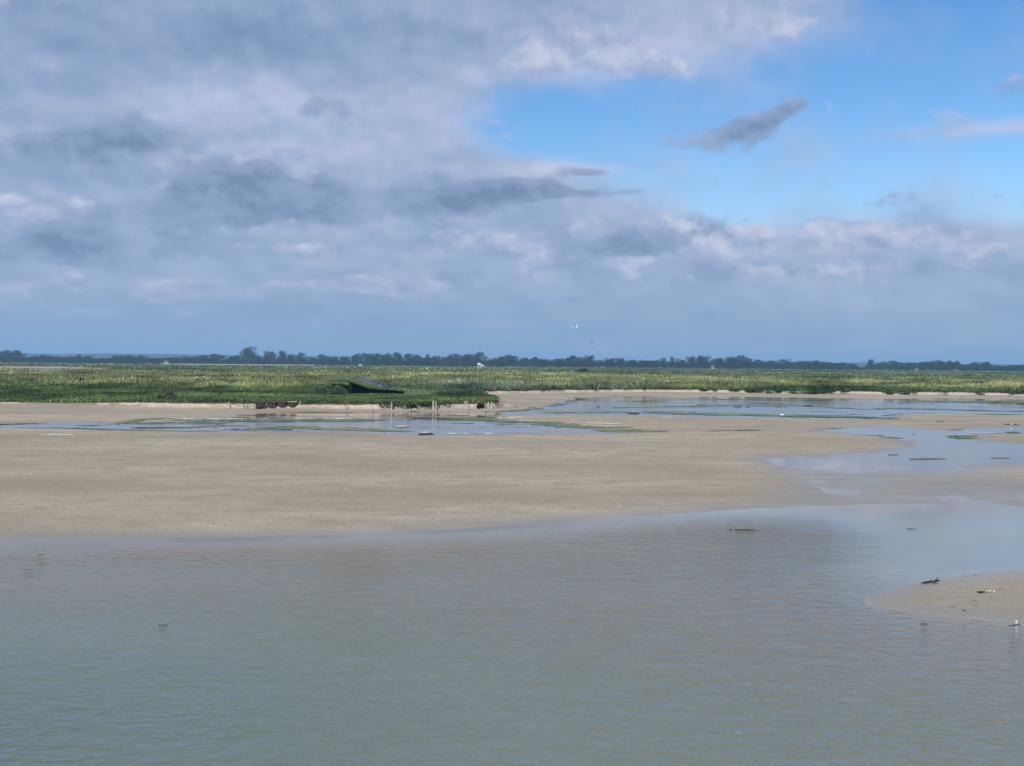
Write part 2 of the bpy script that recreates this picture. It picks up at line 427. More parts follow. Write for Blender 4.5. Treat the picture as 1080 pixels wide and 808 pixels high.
# species colours of the marsh sward (patches of real plants)
C_GREEN = np.array((0.150, 0.190, 0.068)); C_DARK = np.array((0.050, 0.088, 0.032)); C_YEL = np.array((0.33, 0.325, 0.14))
C_OLIVE = np.array((0.17, 0.205, 0.085)); C_SILVER = np.array((0.18, 0.215, 0.15)); C_RED = np.array((0.20, 0.13, 0.075))
def veg(x, y, sm, dist):
    """returns weights -> colour and plant height"""
    n = fbm(x * 0.035, y * 0.075, 51, 4); n2 = fbm(x * 0.16, y * 0.22, 53, 4); n3 = fbm(x * 0.010, y * 0.022, 55, 4)
    right = sstep(5, 45, x)
    # yellow tall grass: 150..330 m on the left, patchy everywhere
    wy = sstep(-0.25, 0.35, n + 0.45 * sstep(140, 185, dist) * (1 - 0.75 * right) - 0.75 * sstep(310, 380, dist) + 0.25 * n2 - 0.55 * sstep(150, 128, dist) - 0.35 * right * sstep(215, 165, dist) - 0.22 * right)
    wo = sstep(230, 420, dist) * 0.85 + 0.35 * right * sstep(175, 230, dist)
    wo = np.clip(wo, 0, 1)
    wd = sstep(0.05, 0.55, n2 - 0.5 * n + 0.35 * right * sstep(215, 160, dist))
    ws = sstep(-22, -5, x) * sstep(34, 12, x) * sstep(112, 124, dist) * sstep(178, 158, dist) * sstep(-0.5, 0.1, n2)
    c = C_GREEN + (C_OLIVE - C_GREEN) * wo[:, None]
    c = c + (C_YEL - c) * (wy * 0.85)[:, None]
    c = c + (C_DARK - c) * (wd * (1 - 0.6 * wy) * (0.5 + 0.3 * right))[:, None]
    c = c + (C_SILVER - c) * (ws * 0.8)[:, None]
    wr = sstep(0.35, 0.7, fbm(x * 0.05, y * 0.09, 57, 3)) * sstep(120, 150, dist)
    c = c + (C_RED - c) * (wr * 0.45)[:, None]
    c = c * (1.14 + 0.22 * n3)[:, None]
    h = 0.19 + 0.50 * wy + 0.30 * ws + 0.25 * wd * sstep(120, 150, dist) + 0.22 * wo + 0.22 * right * sstep(4.0, 1.0, sm)
    return c, h

def sub_object(name, mask_faces, mat, extra=None):
    q = quads[mask_faces]
    used = np.zeros(nr * na, bool); used[q.ravel()] = True
    idx = np.cumsum(used) - 1
    V = np.stack([X[used], Y[used], Z[used]], 1)
    me = np_mesh(name, V, idx[q], smooth=True)
    o = link(name, me, mat)
    return o, used
mface = MR[quads].all(axis=1)
sand_o, _ = sub_object('ground', ~mface, M['sand']); tag(sand_o, kind='structure')
marsh_o, used = sub_object('marsh_ground', mface, M['marsh']); tag(marsh_o, kind='structure')
cc, _h = veg(X[used], Y[used], SM[used], np.hypot(X[used], Y[used]))
add_col(marsh_o.data, 'Col', cc * 0.8)

# ------------------------------------------------------------------ water: a level sheet at z=0 over every low place
wz = (Z < 0.012) & ((WD > -1.5) | (PL > -1.5) | (FC > -3) | ((X > 3) & (X < 26) & (Y > 25) & (Y < 58)))
wface = wz[quads].any(axis=1) & (RR.ravel()[quads].max(axis=1) < 900)
qw = quads[wface]; usedw = np.zeros(nr * na, bool); usedw[qw.ravel()] = True
idw = np.cumsum(usedw) - 1
mew = np_mesh('water', np.stack([X[usedw], Y[usedw], np.zeros(usedw.sum())], 1), idw[qw], smooth=True)
dep = np.clip(-Z[usedw], 0, None)
add_float(mew, 'depth', dep)
xw_, yw_ = X[usedw], Y[usedw]
shel = np.maximum(sstep(-0.3, 0.3, PL[usedw]) * 0.9, sstep(5.5, 10.5, xw_ + 1.2 * fbm(xw_ * .3, yw_ * .3, 3, 3)) * sstep(16.5, 20.5, yw_ + 1.5 * fbm(xw_ * .2, yw_ * .3, 7, 3)))
add_float(mew, 'shelter', shel)
tag(link('water', mew, M['water']), kind='structure')

# ------------------------------------------------------------------ algae mats and dried foam on the pools
x0, x1 = -75, 95
def strokes(lst): return [(ground_poly(p), w) for p, w in lst]
GREEN = strokes([([(205, 444), (270, 443.6), (340, 443.2), (380, 442.6)], 0.9), ([(270, 452), (320, 451), (360, 452.5), (395, 453.5)], 1.0), ([(140, 447.5), (180, 445.5), (230, 446.5)], 0.5),
    ([(85, 449), (120, 447.5), (150, 443), (170, 442)], 0.4), ([(0, 447.5), (30, 447)], 0.5), ([(150, 451), (200, 450.5), (250, 449)], 0.5),
    ([(470, 440.5), (500, 441.5), (530, 444.5), (560, 446), (600, 448.7), (640, 453), (668, 455)], 0.9), ([(480, 446.5), (530, 447), (560, 447.2)], 0.5),
    ([(585, 435.5), (620, 434.8), (660, 434.6)], 0.8), ([(650, 430), (700, 429), (760, 428)], 0.5), ([(700, 435), (760, 437), (830, 438.3), (900, 440), (930, 441)], 1.6),
    ([(790, 425), (850, 428), (905, 431.5)], 0.6), ([(740, 427), (790, 427.5), (830, 429)], 0.6), ([(920, 431.5), (950, 431), (990, 431.8), (1060, 434), (1100, 434)], 0.8), ([(980, 423.5), (1040, 423.7), (1110, 423)], 1.6),
    ([(720, 421), (780, 421.4)], 0.5), ([(615, 421.5), (630, 421.5)], 0.4), ([(755, 455.5), (797, 455)], 0.35), ([(1045, 438), (1110, 437.5)], 0.7)])
PALE = strokes([([(200, 442), (250, 441.8), (300, 441.6), (380, 441.4)], 0.45), ([(505, 441), (545, 440.5)], 0.6), ([(530, 443.5), (560, 445), (600, 447.2), (640, 451)], 0.45), ([(705, 440.5), (800, 441.6), (880, 442.4)], 0.35),
    ([(590, 446), (620, 447), (655, 448.5)], 0.35), ([(600, 443.5), (640, 444)], 0.25), ([(290, 453), (340, 453.3)], 0.35), ([(480, 457.3), (510, 457.5)], 0.35), ([(900, 441.8), (960, 442)], 0.3),
    ([(0, 425.8), (45, 426.2), (90, 427)], 0.18), ([(50, 460), (70, 460.4)], 0.25), ([(1025, 456), (1052, 456.6)], 0.4), ([(960, 457.8), (1005, 459)], 0.3), ([(650, 421), (690, 420.6)], 0.3)])
fm = (RR.ravel() > 50) & (RR.ravel() < 190) & (np.abs(A.ravel()) < R(35))
sel = np.where(fm)[0]
xs, ys, zs, pls = X[sel], Y[sel], Z[sel], PL[sel]
ag = np.full(len(sel), -9.0)
st = 0.75 * fbm(xs * 0.20, ys * 0.8, 61, 4) + 0.5 * fbm(xs * 0.8, ys * 2.2, 63, 3)
for ln, w in GREEN: ag = np.maximum(ag, 1.0 - dline(xs, ys, ln) / (w * 1.5) + st * 1.5)
shal = (pls > -0.6) & (zs > -0.020) & (zs < 0.014)
ag = np.maximum(ag, np.where(shal & (ys > 62), -0.30 + 1.8 * fbm(xs * 0.05, ys * 0.28, 65, 4) + 0.9 * st, -9))
pl_ = np.full(len(sel), -9.0)
st2 = 0.6 * fbm(xs * 0.3, ys * 0.8, 71, 4) + 0.5 * fbm(xs * 1.7, ys * 2.2, 73, 3)
for ln, w in PALE: pl_ = np.maximum(pl_, 0.75 - dline(xs, ys, ln) / (w * 1.8) + st2 * 1.5)
full_a = np.full(nr * na, -9.0); full_a[sel] = ag
full_p = np.full(nr * na, -9.0); full_p[sel] = pl_
def mat_sheet(name, fld, color_fn, thick, label_cat):
    fmask = (fld[quads].min(axis=1) > 0.0) & (SM[quads].max(axis=1) < -0.4)
    q = quads[fmask]; u = np.zeros(nr * na, bool); u[q.ravel()] = True; idx = np.cumsum(u) - 1
    top = np.maximum(Z[u], 0.0) + 0.006 + thick * np.clip(fld[u], 0, 1)
    me = np_mesh(name, np.stack([X[u], Y[u], top], 1), idx[q], smooth=True)
    add_col(me, 'Col', color_fn(X[u], Y[u]))
    return link(name, me, M['algae'])
def ca(x, y):
    n = fbm(x * 0.5, y * 0.9, 81, 4)[:, None]; n2 = fbm(x * 0.15, y * 0.3, 83, 3)[:, None]
    c = np.array((0.060, 0.100, 0.024)) + (np.array((0.16, 0.175, 0.06)) - np.array((0.06, 0.10, 0.024))) * np.clip(0.5 + n, 0, 1)
    return c * (1 + 0.35 * n2)
def cp(x, y):
    n = fbm(x * 0.8, y * 1.2, 85, 4)[:, None]
    return np.array((0.56, 0.54, 0.43)) + np.array((0.1, 0.1, 0.08)) * n
tag(mat_sheet('algae', full_a, ca, 0.03, 0), 'green filamentous algae mats lying in strips along the tidal pools', 'algae', kind='stuff')
full_p[full_a > 0] = -9
tag(mat_sheet('dried_foam', full_p, cp, 0.02, 0), 'pale dried scum streaks stranded beside the tidal pools', 'foam', kind='stuff')

# ------------------------------------------------------------------ marsh vegetation (uncountable): blades and leafy sprigs
def scatter(n, r0, r1, azmax=33):
    u = RNG.random(n); rad = np.sqrt(r0 * r0 + u * (r1 * r1 - r0 * r0)); a = np.radians(RNG.uniform(-azmax, azmax, n))
    return np.sin(a) * rad, np.cos(a) * rad
def tufts(x, y, z, h, w, col, nb, spread):
    """nb bent blades (quads narrowing to a tip) per tuft"""
    n = len(x); V = []; C = []
    for b in range(nb):
        a = RNG.uniform(0, 2 * math.pi, n); lean = RNG.uniform(0.15, 0.7, n) * spread; hh = h * RNG.uniform(0.55, 1.1, n)
        bx = x + np.cos(a) * spread * h * 0.35 * RNG.random(n); by = y + np.sin(a) * spread * h * 0.35 * RNG.random(n)
        f = RNG.uniform(0, 2 * math.pi, n); wx = np.cos(f) * w * 0.5; wy = np.sin(f) * w * 0.5
        tx = bx + np.cos(a) * lean * hh; ty = by + np.sin(a) * lean * hh
        V.append(np.stack([np.stack([bx - wx, by - wy, z - 0.03], 1), np.stack([bx + wx, by + wy, z - 0.03], 1), np.stack([tx + wx * 0.35, ty + wy * 0.35, z + hh * 0.95], 1),
                           np.stack([tx - wx * 0.5, ty - wy * 0.5, z + hh], 1)], 1))
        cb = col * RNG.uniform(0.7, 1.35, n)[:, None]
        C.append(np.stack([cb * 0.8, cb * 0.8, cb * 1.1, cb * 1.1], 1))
    V = np.concatenate(V).reshape(-1, 3); C = np.concatenate(C).reshape(-1, 3)
    return V, np.arange(len(V)).reshape(-1, 4), C
def veg_layer(n, r0, r1, nb, wid, hs, s_=1.0):
    x, y = scatter(n, r0, r1)
    z, w, p, sm, mr, fc = heights(x, y)
    k = (sm > 0.33) & (fc < -4) & (z > 0.28 + 0.24 * sstep(-45, -22, x))
    x, y, z, sm = x[k], y[k], z[k], sm[k]
    d = np.hypot(x, y)
    c, h = veg(x, y, sm, d)
    clump = 0.45 + 1.1 * vnoise(x * 0.6 * s_, y * 0.6 * s_, 91)
    cm = (0.5 + 0.9 * fbm(x * 0.16 * s_, y * 0.10 * s_, 93, 4))[:, None]; c = c * np.clip(0.45 + 1.1 * cm, .3, 1.7) * np.where(RNG.random(len(x)) < .12, 1.55, RNG.uniform(0.55, 1.25, len(x)))[:, None]
    h = h * np.where((np.abs(x + 15.5) < 8) & (y < 124), 0.35, 1.0)
    keep = ~((np.abs(x + 14.2) < 5.0) & (y > 121.2) & (y < 128.5)); x, y, z, h, c, clump = x[keep], y[keep], z[keep], h[keep], c[keep], clump[keep]
    h = h * clump * hs
    return tufts(x, y, z, h, wid * (0.6 + 0.8 * RNG.random(len(x))), c, nb, 0.9)
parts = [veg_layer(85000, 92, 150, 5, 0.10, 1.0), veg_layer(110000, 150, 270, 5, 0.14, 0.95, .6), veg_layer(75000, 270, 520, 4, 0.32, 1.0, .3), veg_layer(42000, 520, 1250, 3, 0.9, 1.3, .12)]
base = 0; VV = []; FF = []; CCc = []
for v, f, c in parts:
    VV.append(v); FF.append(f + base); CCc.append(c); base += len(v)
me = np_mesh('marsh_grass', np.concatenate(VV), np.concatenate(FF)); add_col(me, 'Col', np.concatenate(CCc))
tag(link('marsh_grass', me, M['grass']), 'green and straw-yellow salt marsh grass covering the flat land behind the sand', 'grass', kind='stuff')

# overhanging fringe along the bank lip
def lip_points(n, a, b):
    pts = np.array(MARSH[a:b]); seg = np.hypot(*(pts[1:] - pts[:-1]).T); cum = np.concatenate([[0], np.cumsum(seg)])
    t = RNG.uniform(0, cum[-1], n); i = np.clip(np.searchsorted(cum, t) - 1, 0, len(seg) - 1); f = (t - cum[i]) / seg[i]
    return pts[i] + (pts[i + 1] - pts[i]) * f[:, None]
def leafy(cx, cy, cz, rx, ry, rz, nleaf, size, col, rng=RNG, droop=0.0):
    n = nleaf
    d = rng.normal(size=(n, 3)); d /= np.linalg.norm(d, axis=1)[:, None]
    d[:, 2] = np.abs(d[:, 2]) if droop == 0 else d[:, 2]
    rad = rng.uniform(0.55, 1.05, n) ** 0.7
    c = np.stack([cx + d[:, 0] * rx * rad, cy + d[:, 1] * ry * rad, cz + d[:, 2] * rz * rad], 1)
    a = rng.normal(size=(n, 3)); a /= np.linalg.norm(a, axis=1)[:, None]
    b = np.cross(a, rng.normal(size=(n, 3))); b /= np.linalg.norm(b, axis=1)[:, None] + 1e-9
    s = (size * rng.uniform(0.5, 1.3, n))[:, None]
    V = np.stack([c - a * s, c - b * s * 0.6, c + a * s, c + b * s * 0.6], 1).reshape(-1, 3)
    cc = col * rng.uniform(0.65, 1.4, n)[:, None]
    return V, np.repeat(cc, 4, axis=0)
Vs = []; Cs = []
for (i0, i1, n, hmax) in ((1, 18, 620, 0.20), (18, 31, 900, 0.50)):
    pts = lip_points(n, i0, i1)
    z, w, p, sm, mr, fc = heights(pts[:, 0], pts[:, 1])
    for (qx, qy), s in zip(pts, sm):
        # walk inland to the lip
        inl = RNG.uniform(0.35, 1.5)
        q = np.array([qx]), np.array([qy + inl + 0.3])
        hz = heights(*q)
        if hz[3][0] < 0.45: continue
        zz = hz[0][0]
        if zz < 0.30: continue
        hh = hmax * RNG.uniform(0.5, 1.2)
        col = C_DARK if RNG.random() < 0.7 else (C_GREEN if i0 == 1 or RNG.random() < 0.5 else C_SILVER)
        v, c = leafy(qx, qy + inl + 0.3, zz - 0.04, RNG.uniform(0.3, 0.7), 0.22, hh, 26, 0.09, col)
        Vs.append(v); Cs.append(c)
# clumps that droop over the bank face and break its line
for (i0, i1, n) in ((1, 12, 420), (23, 31, 900)):
    pts = lip_points(n, i0, i1)
    for (qx, qy) in pts:
        g = vnoise(np.array([qx * 0.22]), np.array([0.0]), 77)[0] * .6 + vnoise(np.array([qx * 0.9]), np.array([3.0]), 78)[0] * .4
        if g < (0.60 if i0 == 1 else 0.44): continue
        q = np.array([qx]), np.array([qy + 1.2]); zz = heights(*q)[0][0]
        if zz < .3: continue
        dn = (g - .4) * (0.5 if i0 == 1 else 1.3)
        v, c = leafy(qx, qy + RNG.uniform(-.15, .35), zz - dn * RNG.uniform(.2, 1), .45, .25, .20, 34, .085, C_DARK * RNG.uniform(.7, 1.5), droop=1)
        Vs.append(v); Cs.append(c)
# silvery purslane cushions behind the spit
for _ in range(420):
    px = RNG.uniform(395, 690); py = RNG.uniform(403, 412.5)
    x, y = P(px, py, 0.65)
    hz = heights(np.array([x]), np.array([y]))
    if hz[3][0] < 0.3 or hz[0][0] < 0.4: continue
    s = RNG.uniform(0.6, 1.5)
    v, c = leafy(x, y, hz[0][0] - 0.05, s, s * 0.8, RNG.uniform(0.3, 0.62), 90, 0.13, C_SILVER * RNG.uniform(0.6, 1.05) if RNG.random() < 0.65 else C_GREEN)
    Vs.append(v); Cs.append(c)
# darker sub-shrubs strewn over the rest of the marsh
for _ in range(900):
    px = RNG.uniform(-60, 1140); py = 392 + 24 * RNG.random() ** 1.3 + 0.0085 * (px - 540)
    x, y = P(px, py, 0.65)
    hz = heights(np.array([x]), np.array([y]))
    if hz[3][0] < 0.3 or hz[0][0] < 0.4: continue
    D = math.hypot(x, y); s = RNG.uniform(0.4, 1.1) * (D / 150) ** 0.7
    v, c = leafy(x, y, hz[0][0] - 0.05, s * 1.6, s, 0.45 * s ** 0.5, 50, 0.12 * (D / 130), C_DARK * RNG.uniform(0.8, 1.4) if RNG.random() < 0.7 else C_OLIVE * 1.2)
    Vs.append(v); Cs.append(c)
V = np.concatenate(Vs); me = np_mesh('marsh_scrub', V, np.arange(len(V)).reshape(-1, 4)); add_col(me, 'Col', np.concatenate(Cs))
tag(link('marsh_scrub', me, M['grass']), 'low dark and silvery cushions of salt scrub along the marsh edge', 'ground cover', kind='stuff')

# ------------------------------------------------------------------ shells, worm casts and clods on the sandbank (uncountable)
def on_sand(n, r0, r1, azm=30):
    x, y = scatter(n, r0, r1, azm); z, w, p, sm, mr, fc = heights(x, y)
    k = (z > 0.015) & (sm < -2); return x[k], y[k], z[k]
def bits(x, y, z, sx, sz):
    n = len(x); s = sx * np.clip(RNG.lognormal(0, 0.4, n), 0, 2.2); a = RNG.uniform(0, 6.28, n)
    V = []
    for k in range(5):
        t = a + k * 2 * math.pi / 5; q = s * RNG.uniform(0.6, 1.2, n)
        V.append(np.stack([x + np.cos(t) * q, y + np.sin(t) * q, z - 0.004], 1))
    V.append(np.stack([x + s * 0.2, y, z + sz * s / sx * RNG.uniform(0.6, 1.3, n)], 1))
    V = np.stack(V, 1).reshape(-1, 3); b = np.arange(n)[:, None] * 6
    T = np.concatenate([np.stack([b[:, 0] + k, b[:, 0] + (k + 1) % 5, b[:, 0] + 5], 1) for k in range(5)])
    return V, T
x, y, z = on_sand(42000, 17, 75); v, f = bits(x, y, z, 0.021, 0.016)
tag(link('worm_casts', np_mesh('worm_casts', v, f), M['cast']), 'small dark worm casts and mud crumbs dotting the bare sandbank', 'worm casts', kind='stuff')
x, y, z = on_sand(1500, 17, 80); k = vnoise(x * 0.15, y * 0.3, 5) > 0.45
v, f = bits(x[k], y[k], z[k], 0.015, 0.011)
tag(link('shell_fragments', np_mesh('shell_fragments', v, f), M['shell']), 'tiny white shell fragments scattered over the sandbank', 'shells', kind='stuff')

# ------------------------------------------------------------------ posts of the old bank revetment
def gz(x, y):
    return float(heights(np.array([x]), np.array([y]))[0][0])
ORD = ['first', 'second', 'third', 'fourth', 'fifth', 'sixth', 'seventh', 'eighth', 'ninth', 'tenth', 'eleventh', 'twelfth', 'thirteenth',
       'fourteenth', 'fifteenth', 'sixteenth', 'seventeenth', 'eighteenth', 'nineteenth', 'twentieth', 'twenty-first', 'twenty-second', 'twenty-third', 'twenty-fourth']
def post(px, yb, yt, wpx, label, lean=0.0, mat='post', rnd=random, group='old posts along the eroded bank'):
    x, y = P(px, yb, 0.06); k_ = 1 - (.6 if px > 300 else 1.15) / y; x *= k_; y *= k_
    h = (yb - yt) * math.hypot(x, y) / F; rad = max(wpx * y / F / 2 * .85, 0.028)
    b = MB(); n = 6
    pts = [(lean * h * t + rnd.uniform(-.012, .012), rnd.uniform(-.012, .012), -0.25 + (h + 0.25) * t) for t in [i / (n - 1) for i in range(n)]]
    b.tube(pts, [rad * (1.08 - 0.16 * i / (n - 1)) * rnd.uniform(0.92, 1.06) for i in range(n)], 8)
    # a split, uneven head
    t = pts[-1]; b.tube([(t[0] - rad * .35, t[1], t[2] - .02), (t[0] - rad * .4, t[1], t[2] + .05)], [rad * .55, rad * .25], 5)
    o = b.build('wooden_post', M[mat]); o.location = (x, y, min(gz(x, y), .16)); o.rotation_euler = (0, 0, rnd.uniform(-.3, .3))
    tag(o, label, 'post', group); return o
L1 = [(17, 426.6, 424.6, 1.0, 0, 'post'), (28, 426.8, 424.3, 1.0, 0.1, 'post'), (53, 427.4, 422.6, 1.6, 0, 'post'), (85, 428, 424.6, 1.3, 0, 'post'), (90.5, 428, 424.4, 1.2, 0, 'post'), (107, 428.4, 424.3, 1.4, 0, 'post')]
for i, (px, yb, yt, w, ln, mt) in enumerate(L1):
    post(px, yb, yt, w, 'short pale stump at the left end of the bank, %s from the left' % ORD[i], ln, mt)
L2 = [(120.7, 429, 423.6, 1.4, 0, 'post'), (122.6, 429, 423.8, 0.8, 0, 'post_dark'), (145.6, 430, 424.5, 1.2, 0, 'post'), (150.7, 430, 424.6, 1.2, 0, 'post'), (160, 430.2, 424.6, 0.9, 0, 'post_dark'), (161.6, 430.4, 425, 1.0, 0, 'post'),
      (215.6, 431, 424.6, 1.1, 0.06, 'post_dark'), (217.4, 431, 425.2, 1.5, -0.12, 'post'), (241.5, 431.6, 425, 1.5, 0.02, 'post'), (257.8, 431.8, 426, 1.0, 0, 'post_dark'), (260.6, 431.8, 422.6, 1.1, 0.10, 'post_dark'), (267.5, 432, 425.6, 1.0, 0.03, 'post_dark')]
for i, (px, yb, yt, w, ln, mt) in enumerate(L2):
    post(px, yb, yt, w, '%s post, %s going left from the half-moon turf slabs on the bank' % ('slim brown' if mt == 'post_dark' else 'weathered pale', ORD[len(L2) - 1 - i]), ln, mt)
L3 = [(289.5, 432.2, 428, 0.8, 0, 'post_dark', 'thin brown stake under the second half-moon turf slab'), (310, 432.2, 428, 0.8, 0, 'post_dark', 'thin brown stake under the fourth half-moon turf slab'),
      (316.7, 432.3, 424.2, 1.4, 0, 'post', 'pale post standing right against the dark undercut box of turf'), (319.2, 432.3, 425.5, 0.9, 0, 'post_dark', 'slim brown post just right of the pale one by the turf slabs'),
      (339.6, 432.3, 425, 1.0, 0, 'post_dark', 'lone slim post in the bank below the left end of the hide'), (366, 432.8, 424.4, 1.1, 0.02, 'post_dark', 'lone slim post in the bank below the dark mouth of the hide'),
      (393.4, 437, 430, 0.8, 0.06, 'post_dark', 'short dark stick standing in the wet sand in front of the bank below the hide'),
      (413, 433, 425.2, 1.7, 0, 'post', 'stout pale post below the low right end of the hide'), (456.9, 433, 422.8, 2.2, 0.02, 'post', 'thickest pale post, left one of the pair beside the hanging turf clump'),
      (459.6, 433, 423.6, 1.6, 0.05, 'post', 'pale leaning post, right one of the pair beside the hanging turf clump'), (490.6, 432.5, 423.8, 1.8, 0, 'post', 'tall pale post, left one of the pair midway along the bank tip'),
      (492.9, 432.5, 423.6, 1.6, 0, 'post', 'tall pale post, right one of the pair midway along the bank tip'), (512.4, 431.6, 425.6, 1.2, 0, 'post_dark', 'short brown post right beside the clump hanging at the bank tip'),
      (514.8, 431.8, 424.6, 1.9, 0.03, 'post', 'pale stout post near the bank tip, left one of a leaning pair'), (517.8, 431.8, 424.2, 1.7, 0.14, 'post', 'pale post tilting to the right near the bank tip'),
      (526.4, 430.6, 422.2, 1.2, -0.05, 'post_dark', 'dark post under the very end of the turf tip'), (528.8, 430.4, 422.9, 1.5, -0.18, 'post', 'pale post bowed inward at the very end of the bank')]
for px, yb, yt, w, ln, mt, lb in L3: post(px, yb, yt, w, lb, ln, mt)

# boards and planks caught between the posts
def plank(name, px0, px1, py, th, lb, cat, mat, group=None, depth=0.16, tilt=0.0, z0=None, warp=0.03, dy=0.0):
    xa, ya = P(px0, py, 0.05); xb, yb = P(px1, py, 0.05)
    L = math.hypot(xb - xa, yb - ya); n = 7; v = []; f = []
    rd = random.Random(int(px0 * 7 + py))
    for i in range(n):
        t = i / (n - 1) * L - L / 2; wz = warp * math.sin(i * 1.3 + px0); k = 1.0 - 0.35 * (abs(2 * i / (n - 1) - 1) ** 3) * rd.random()
        for sy, sz in ((-1, 0), (1, 0), (1, 1), (-1, 1)):
            v.append((t, sy * depth / 2 * k + rd.uniform(-.01, .01), sz * th * k + wz))
    for i in range(n - 1):
        for k in range(4): f.append((i * 4 + k, (i + 1) * 4 + k, (i + 1) * 4 + (k + 1) % 4, i * 4 + (k + 1) % 4))
    f.append((0, 1, 2, 3)); f.append(tuple((n - 1) * 4 + k for k in (3, 2, 1, 0)))
    b = MB(); b.add(v, f); o = b.build(name, M[mat])
    x, y = (xa + xb) / 2, (ya + yb) / 2 + dy
    o.location = (x, y, max(gz(x, y), 0.0) - 0.01 if z0 is None else z0); o.rotation_euler = (0, tilt, math.atan2(yb - ya, xb - xa))
    tag(o, lb, cat, group); return o
plank('plank', 495.5, 507, 431.8, 0.07, 'dark plank caught between posts near the tip of the bank', 'plank', 'wet_wood', z0=0.40, dy=-0.1)
plank('plank', 461, 469, 432.6, 0.10, 'short dark plank lying right of the thickest pale post', 'plank', 'wet_wood', z0=0.22, dy=-0.15)
plank('plank', 468, 480, 432, 0.05, 'thin slanting dark lath on the pale bank between the two post pairs', 'plank', 'post_dark', z0=0.40, tilt=-0.08, dy=-0.1)
plank('plank', 519, 526, 431.2, 0.06, 'short dark plank under the turf at the end of the bank', 'plank', 'wet_wood', z0=0.42)
plank('plank', 168, 214, 430.8, 0.05, 'long pale horizontal rail lying along the left bank', 'rail', 'post', z0=0.27, depth=0.08, dy=-0.35)
plank('plank', 243, 257, 431.6, 0.05, 'short pale rail between posts left of the half-moon slabs', 'rail', 'post', z0=0.20, depth=0.08, dy=-0.3)
plank('broken_slab', 532, 543, 429.6, 0.20, 'pale broken slab lying on the sand just past the tip of the bank', 'slab', 'slab', depth=1.1)

# half-moon turf slabs slumping over the lip
FL = [(272.5, 282.8, 430.2, 'left'), (284.2, 294.4, 429.6, 'full'), (294.8, 304.6, 428.4, 'full'), (305.6, 315.4, 428.7, 'full')]
lbls = ['half-moon brown turf slab on the bank, leftmost of four with one side hanging lower', 'half-moon brown turf slab on the bank, second from left and deepest of four',
        'half-moon brown turf slab on the bank, third from left of four', 'half-moon brown turf slab with a pale strip on top, rightmost of four']
for i, (xa, xb, yb, kd) in enumerate(FL):
    (ax, ay), (bx, by) = P(xa, 432, .06), P(xb, 432, .06)
    cx, cy = (ax + bx) / 2, (ay + by) / 2 - 0.95; w = (bx - ax); s = cy / F; drop = (yb - 424.6) * s; n = 14
    v = []; f = []; rd = random.Random(i)
    for k in range(n + 1):
        t = k / n * 2 - 1
        q = math.sqrt(max(0, 1 - abs(t) ** 2.3)) if kd == 'full' else (1.0 if t < -0.55 else math.sqrt(max(0, 1 - ((t + .55) / 1.55) ** 2)) * 0.8)
        zb = -drop * q * rd.uniform(.93, 1.04) - 0.05
        for yy, zz in ((-0.16 - .10 * q, zb * 0.98), (0.30, zb * 0.9), (0.34, 0.02), (-0.22, 0.02)):
            v.append((t * w / 2 * .97, yy, zz))
    for k in range(n):
        for j in range(4): f.append((k * 4 + j, k * 4 + (j + 1) % 4, (k + 1) * 4 + (j + 1) % 4, (k + 1) * 4 + j))
    f.append((3, 2, 1, 0)); f.append(tuple(n * 4 + j for j in (0, 1, 2, 3)))
    b = MB(); b.add(v, f); root = b.build('turf_slab', M['peat']); root.location = (cx, cy, 0.70)
    tag(root, lbls[i], 'turf slab', 'half-moon turf slabs slumped over the bank')
    c = MB()
    for k in range(9): c.blob((-w / 2 + w * (k + .5) / 9, 0.05, 0.03), (w / 12, 0.28, 0.055), .3, 8, 5, rd)
    c.build('top_crust', M['slab'] if i == 3 else M['turfroof'], root)
(ax, ay), (bx, by) = P(317.8, 432, .06), P(325.5, 432, .06)
b = MB(); rd = random.Random(5)
for k in range(6): b.blob(((k / 5 - .5) * (bx - ax) * .85, 0, rd.uniform(-.03, .03)), (.16, .3, .16), .2, 9, 6, rd)
o = b.build('turf_block', M['wet_wood']); o.location = ((ax + bx) / 2, (ay + by) / 2 - .85, .54)
tag(o, 'small black wet turf block jutting from the bank right of the half-moon slabs', 'turf block')

def bush(px, py, w, h, z, col, n, leaf, name, lb, cat, grp=None, seed=1, droop=0, Yoff=0.0, rootz=None, Yabs=None):
    rg = np.random.default_rng(seed)
    x, y = P(px, py, z)
    if Yabs: x *= Yabs / y; y = Yabs
    s = y / F
    root = empty(name, (x, y + Yoff, gz(x, y) if rootz is None else rootz))
    v = []; c = []
    for k in range(5):
        vv, c_ = leafy((rg.random() - .5) * w * s * .6, (rg.random() - .5) * w * s * .3, rg.uniform(0, .2) * h * s if not droop else -rg.uniform(0, .5) * h * s, w * s * .33, w * s * .25, h * s * rg.uniform(.6, 1.0) * (.5 if droop else 1), n // 5, leaf, np.array(col), rg, droop)
        v.append(vv); c.append(c_)
    V = np.concatenate(v); me = np_mesh('foliage', V, np.arange(len(V)).reshape(-1, 4)); add_col(me, 'Col', np.concatenate(c)); link('foliage', me, M['leaf'], root)
    b = MB()
    for k in range(5): b.tube([(0, 0, -.1), (rg.uniform(-.3, .3) * w * s, rg.uniform(-.1, .1), (-.4 if droop else .55) * h * s)], [.02, .008], 5)
    b.build('stem', M['bark'], root)
    tag(root, lb, cat, grp); return root
bush(509.5, 424.5, 7, 5, .55, (0.022, .034, .014), 500, .07, 'hanging_turf', 'dark turf clump hanging down the bank near its right tip', 'turf clump', seed=3, droop=1, Yoff=-7.3, rootz=.62)
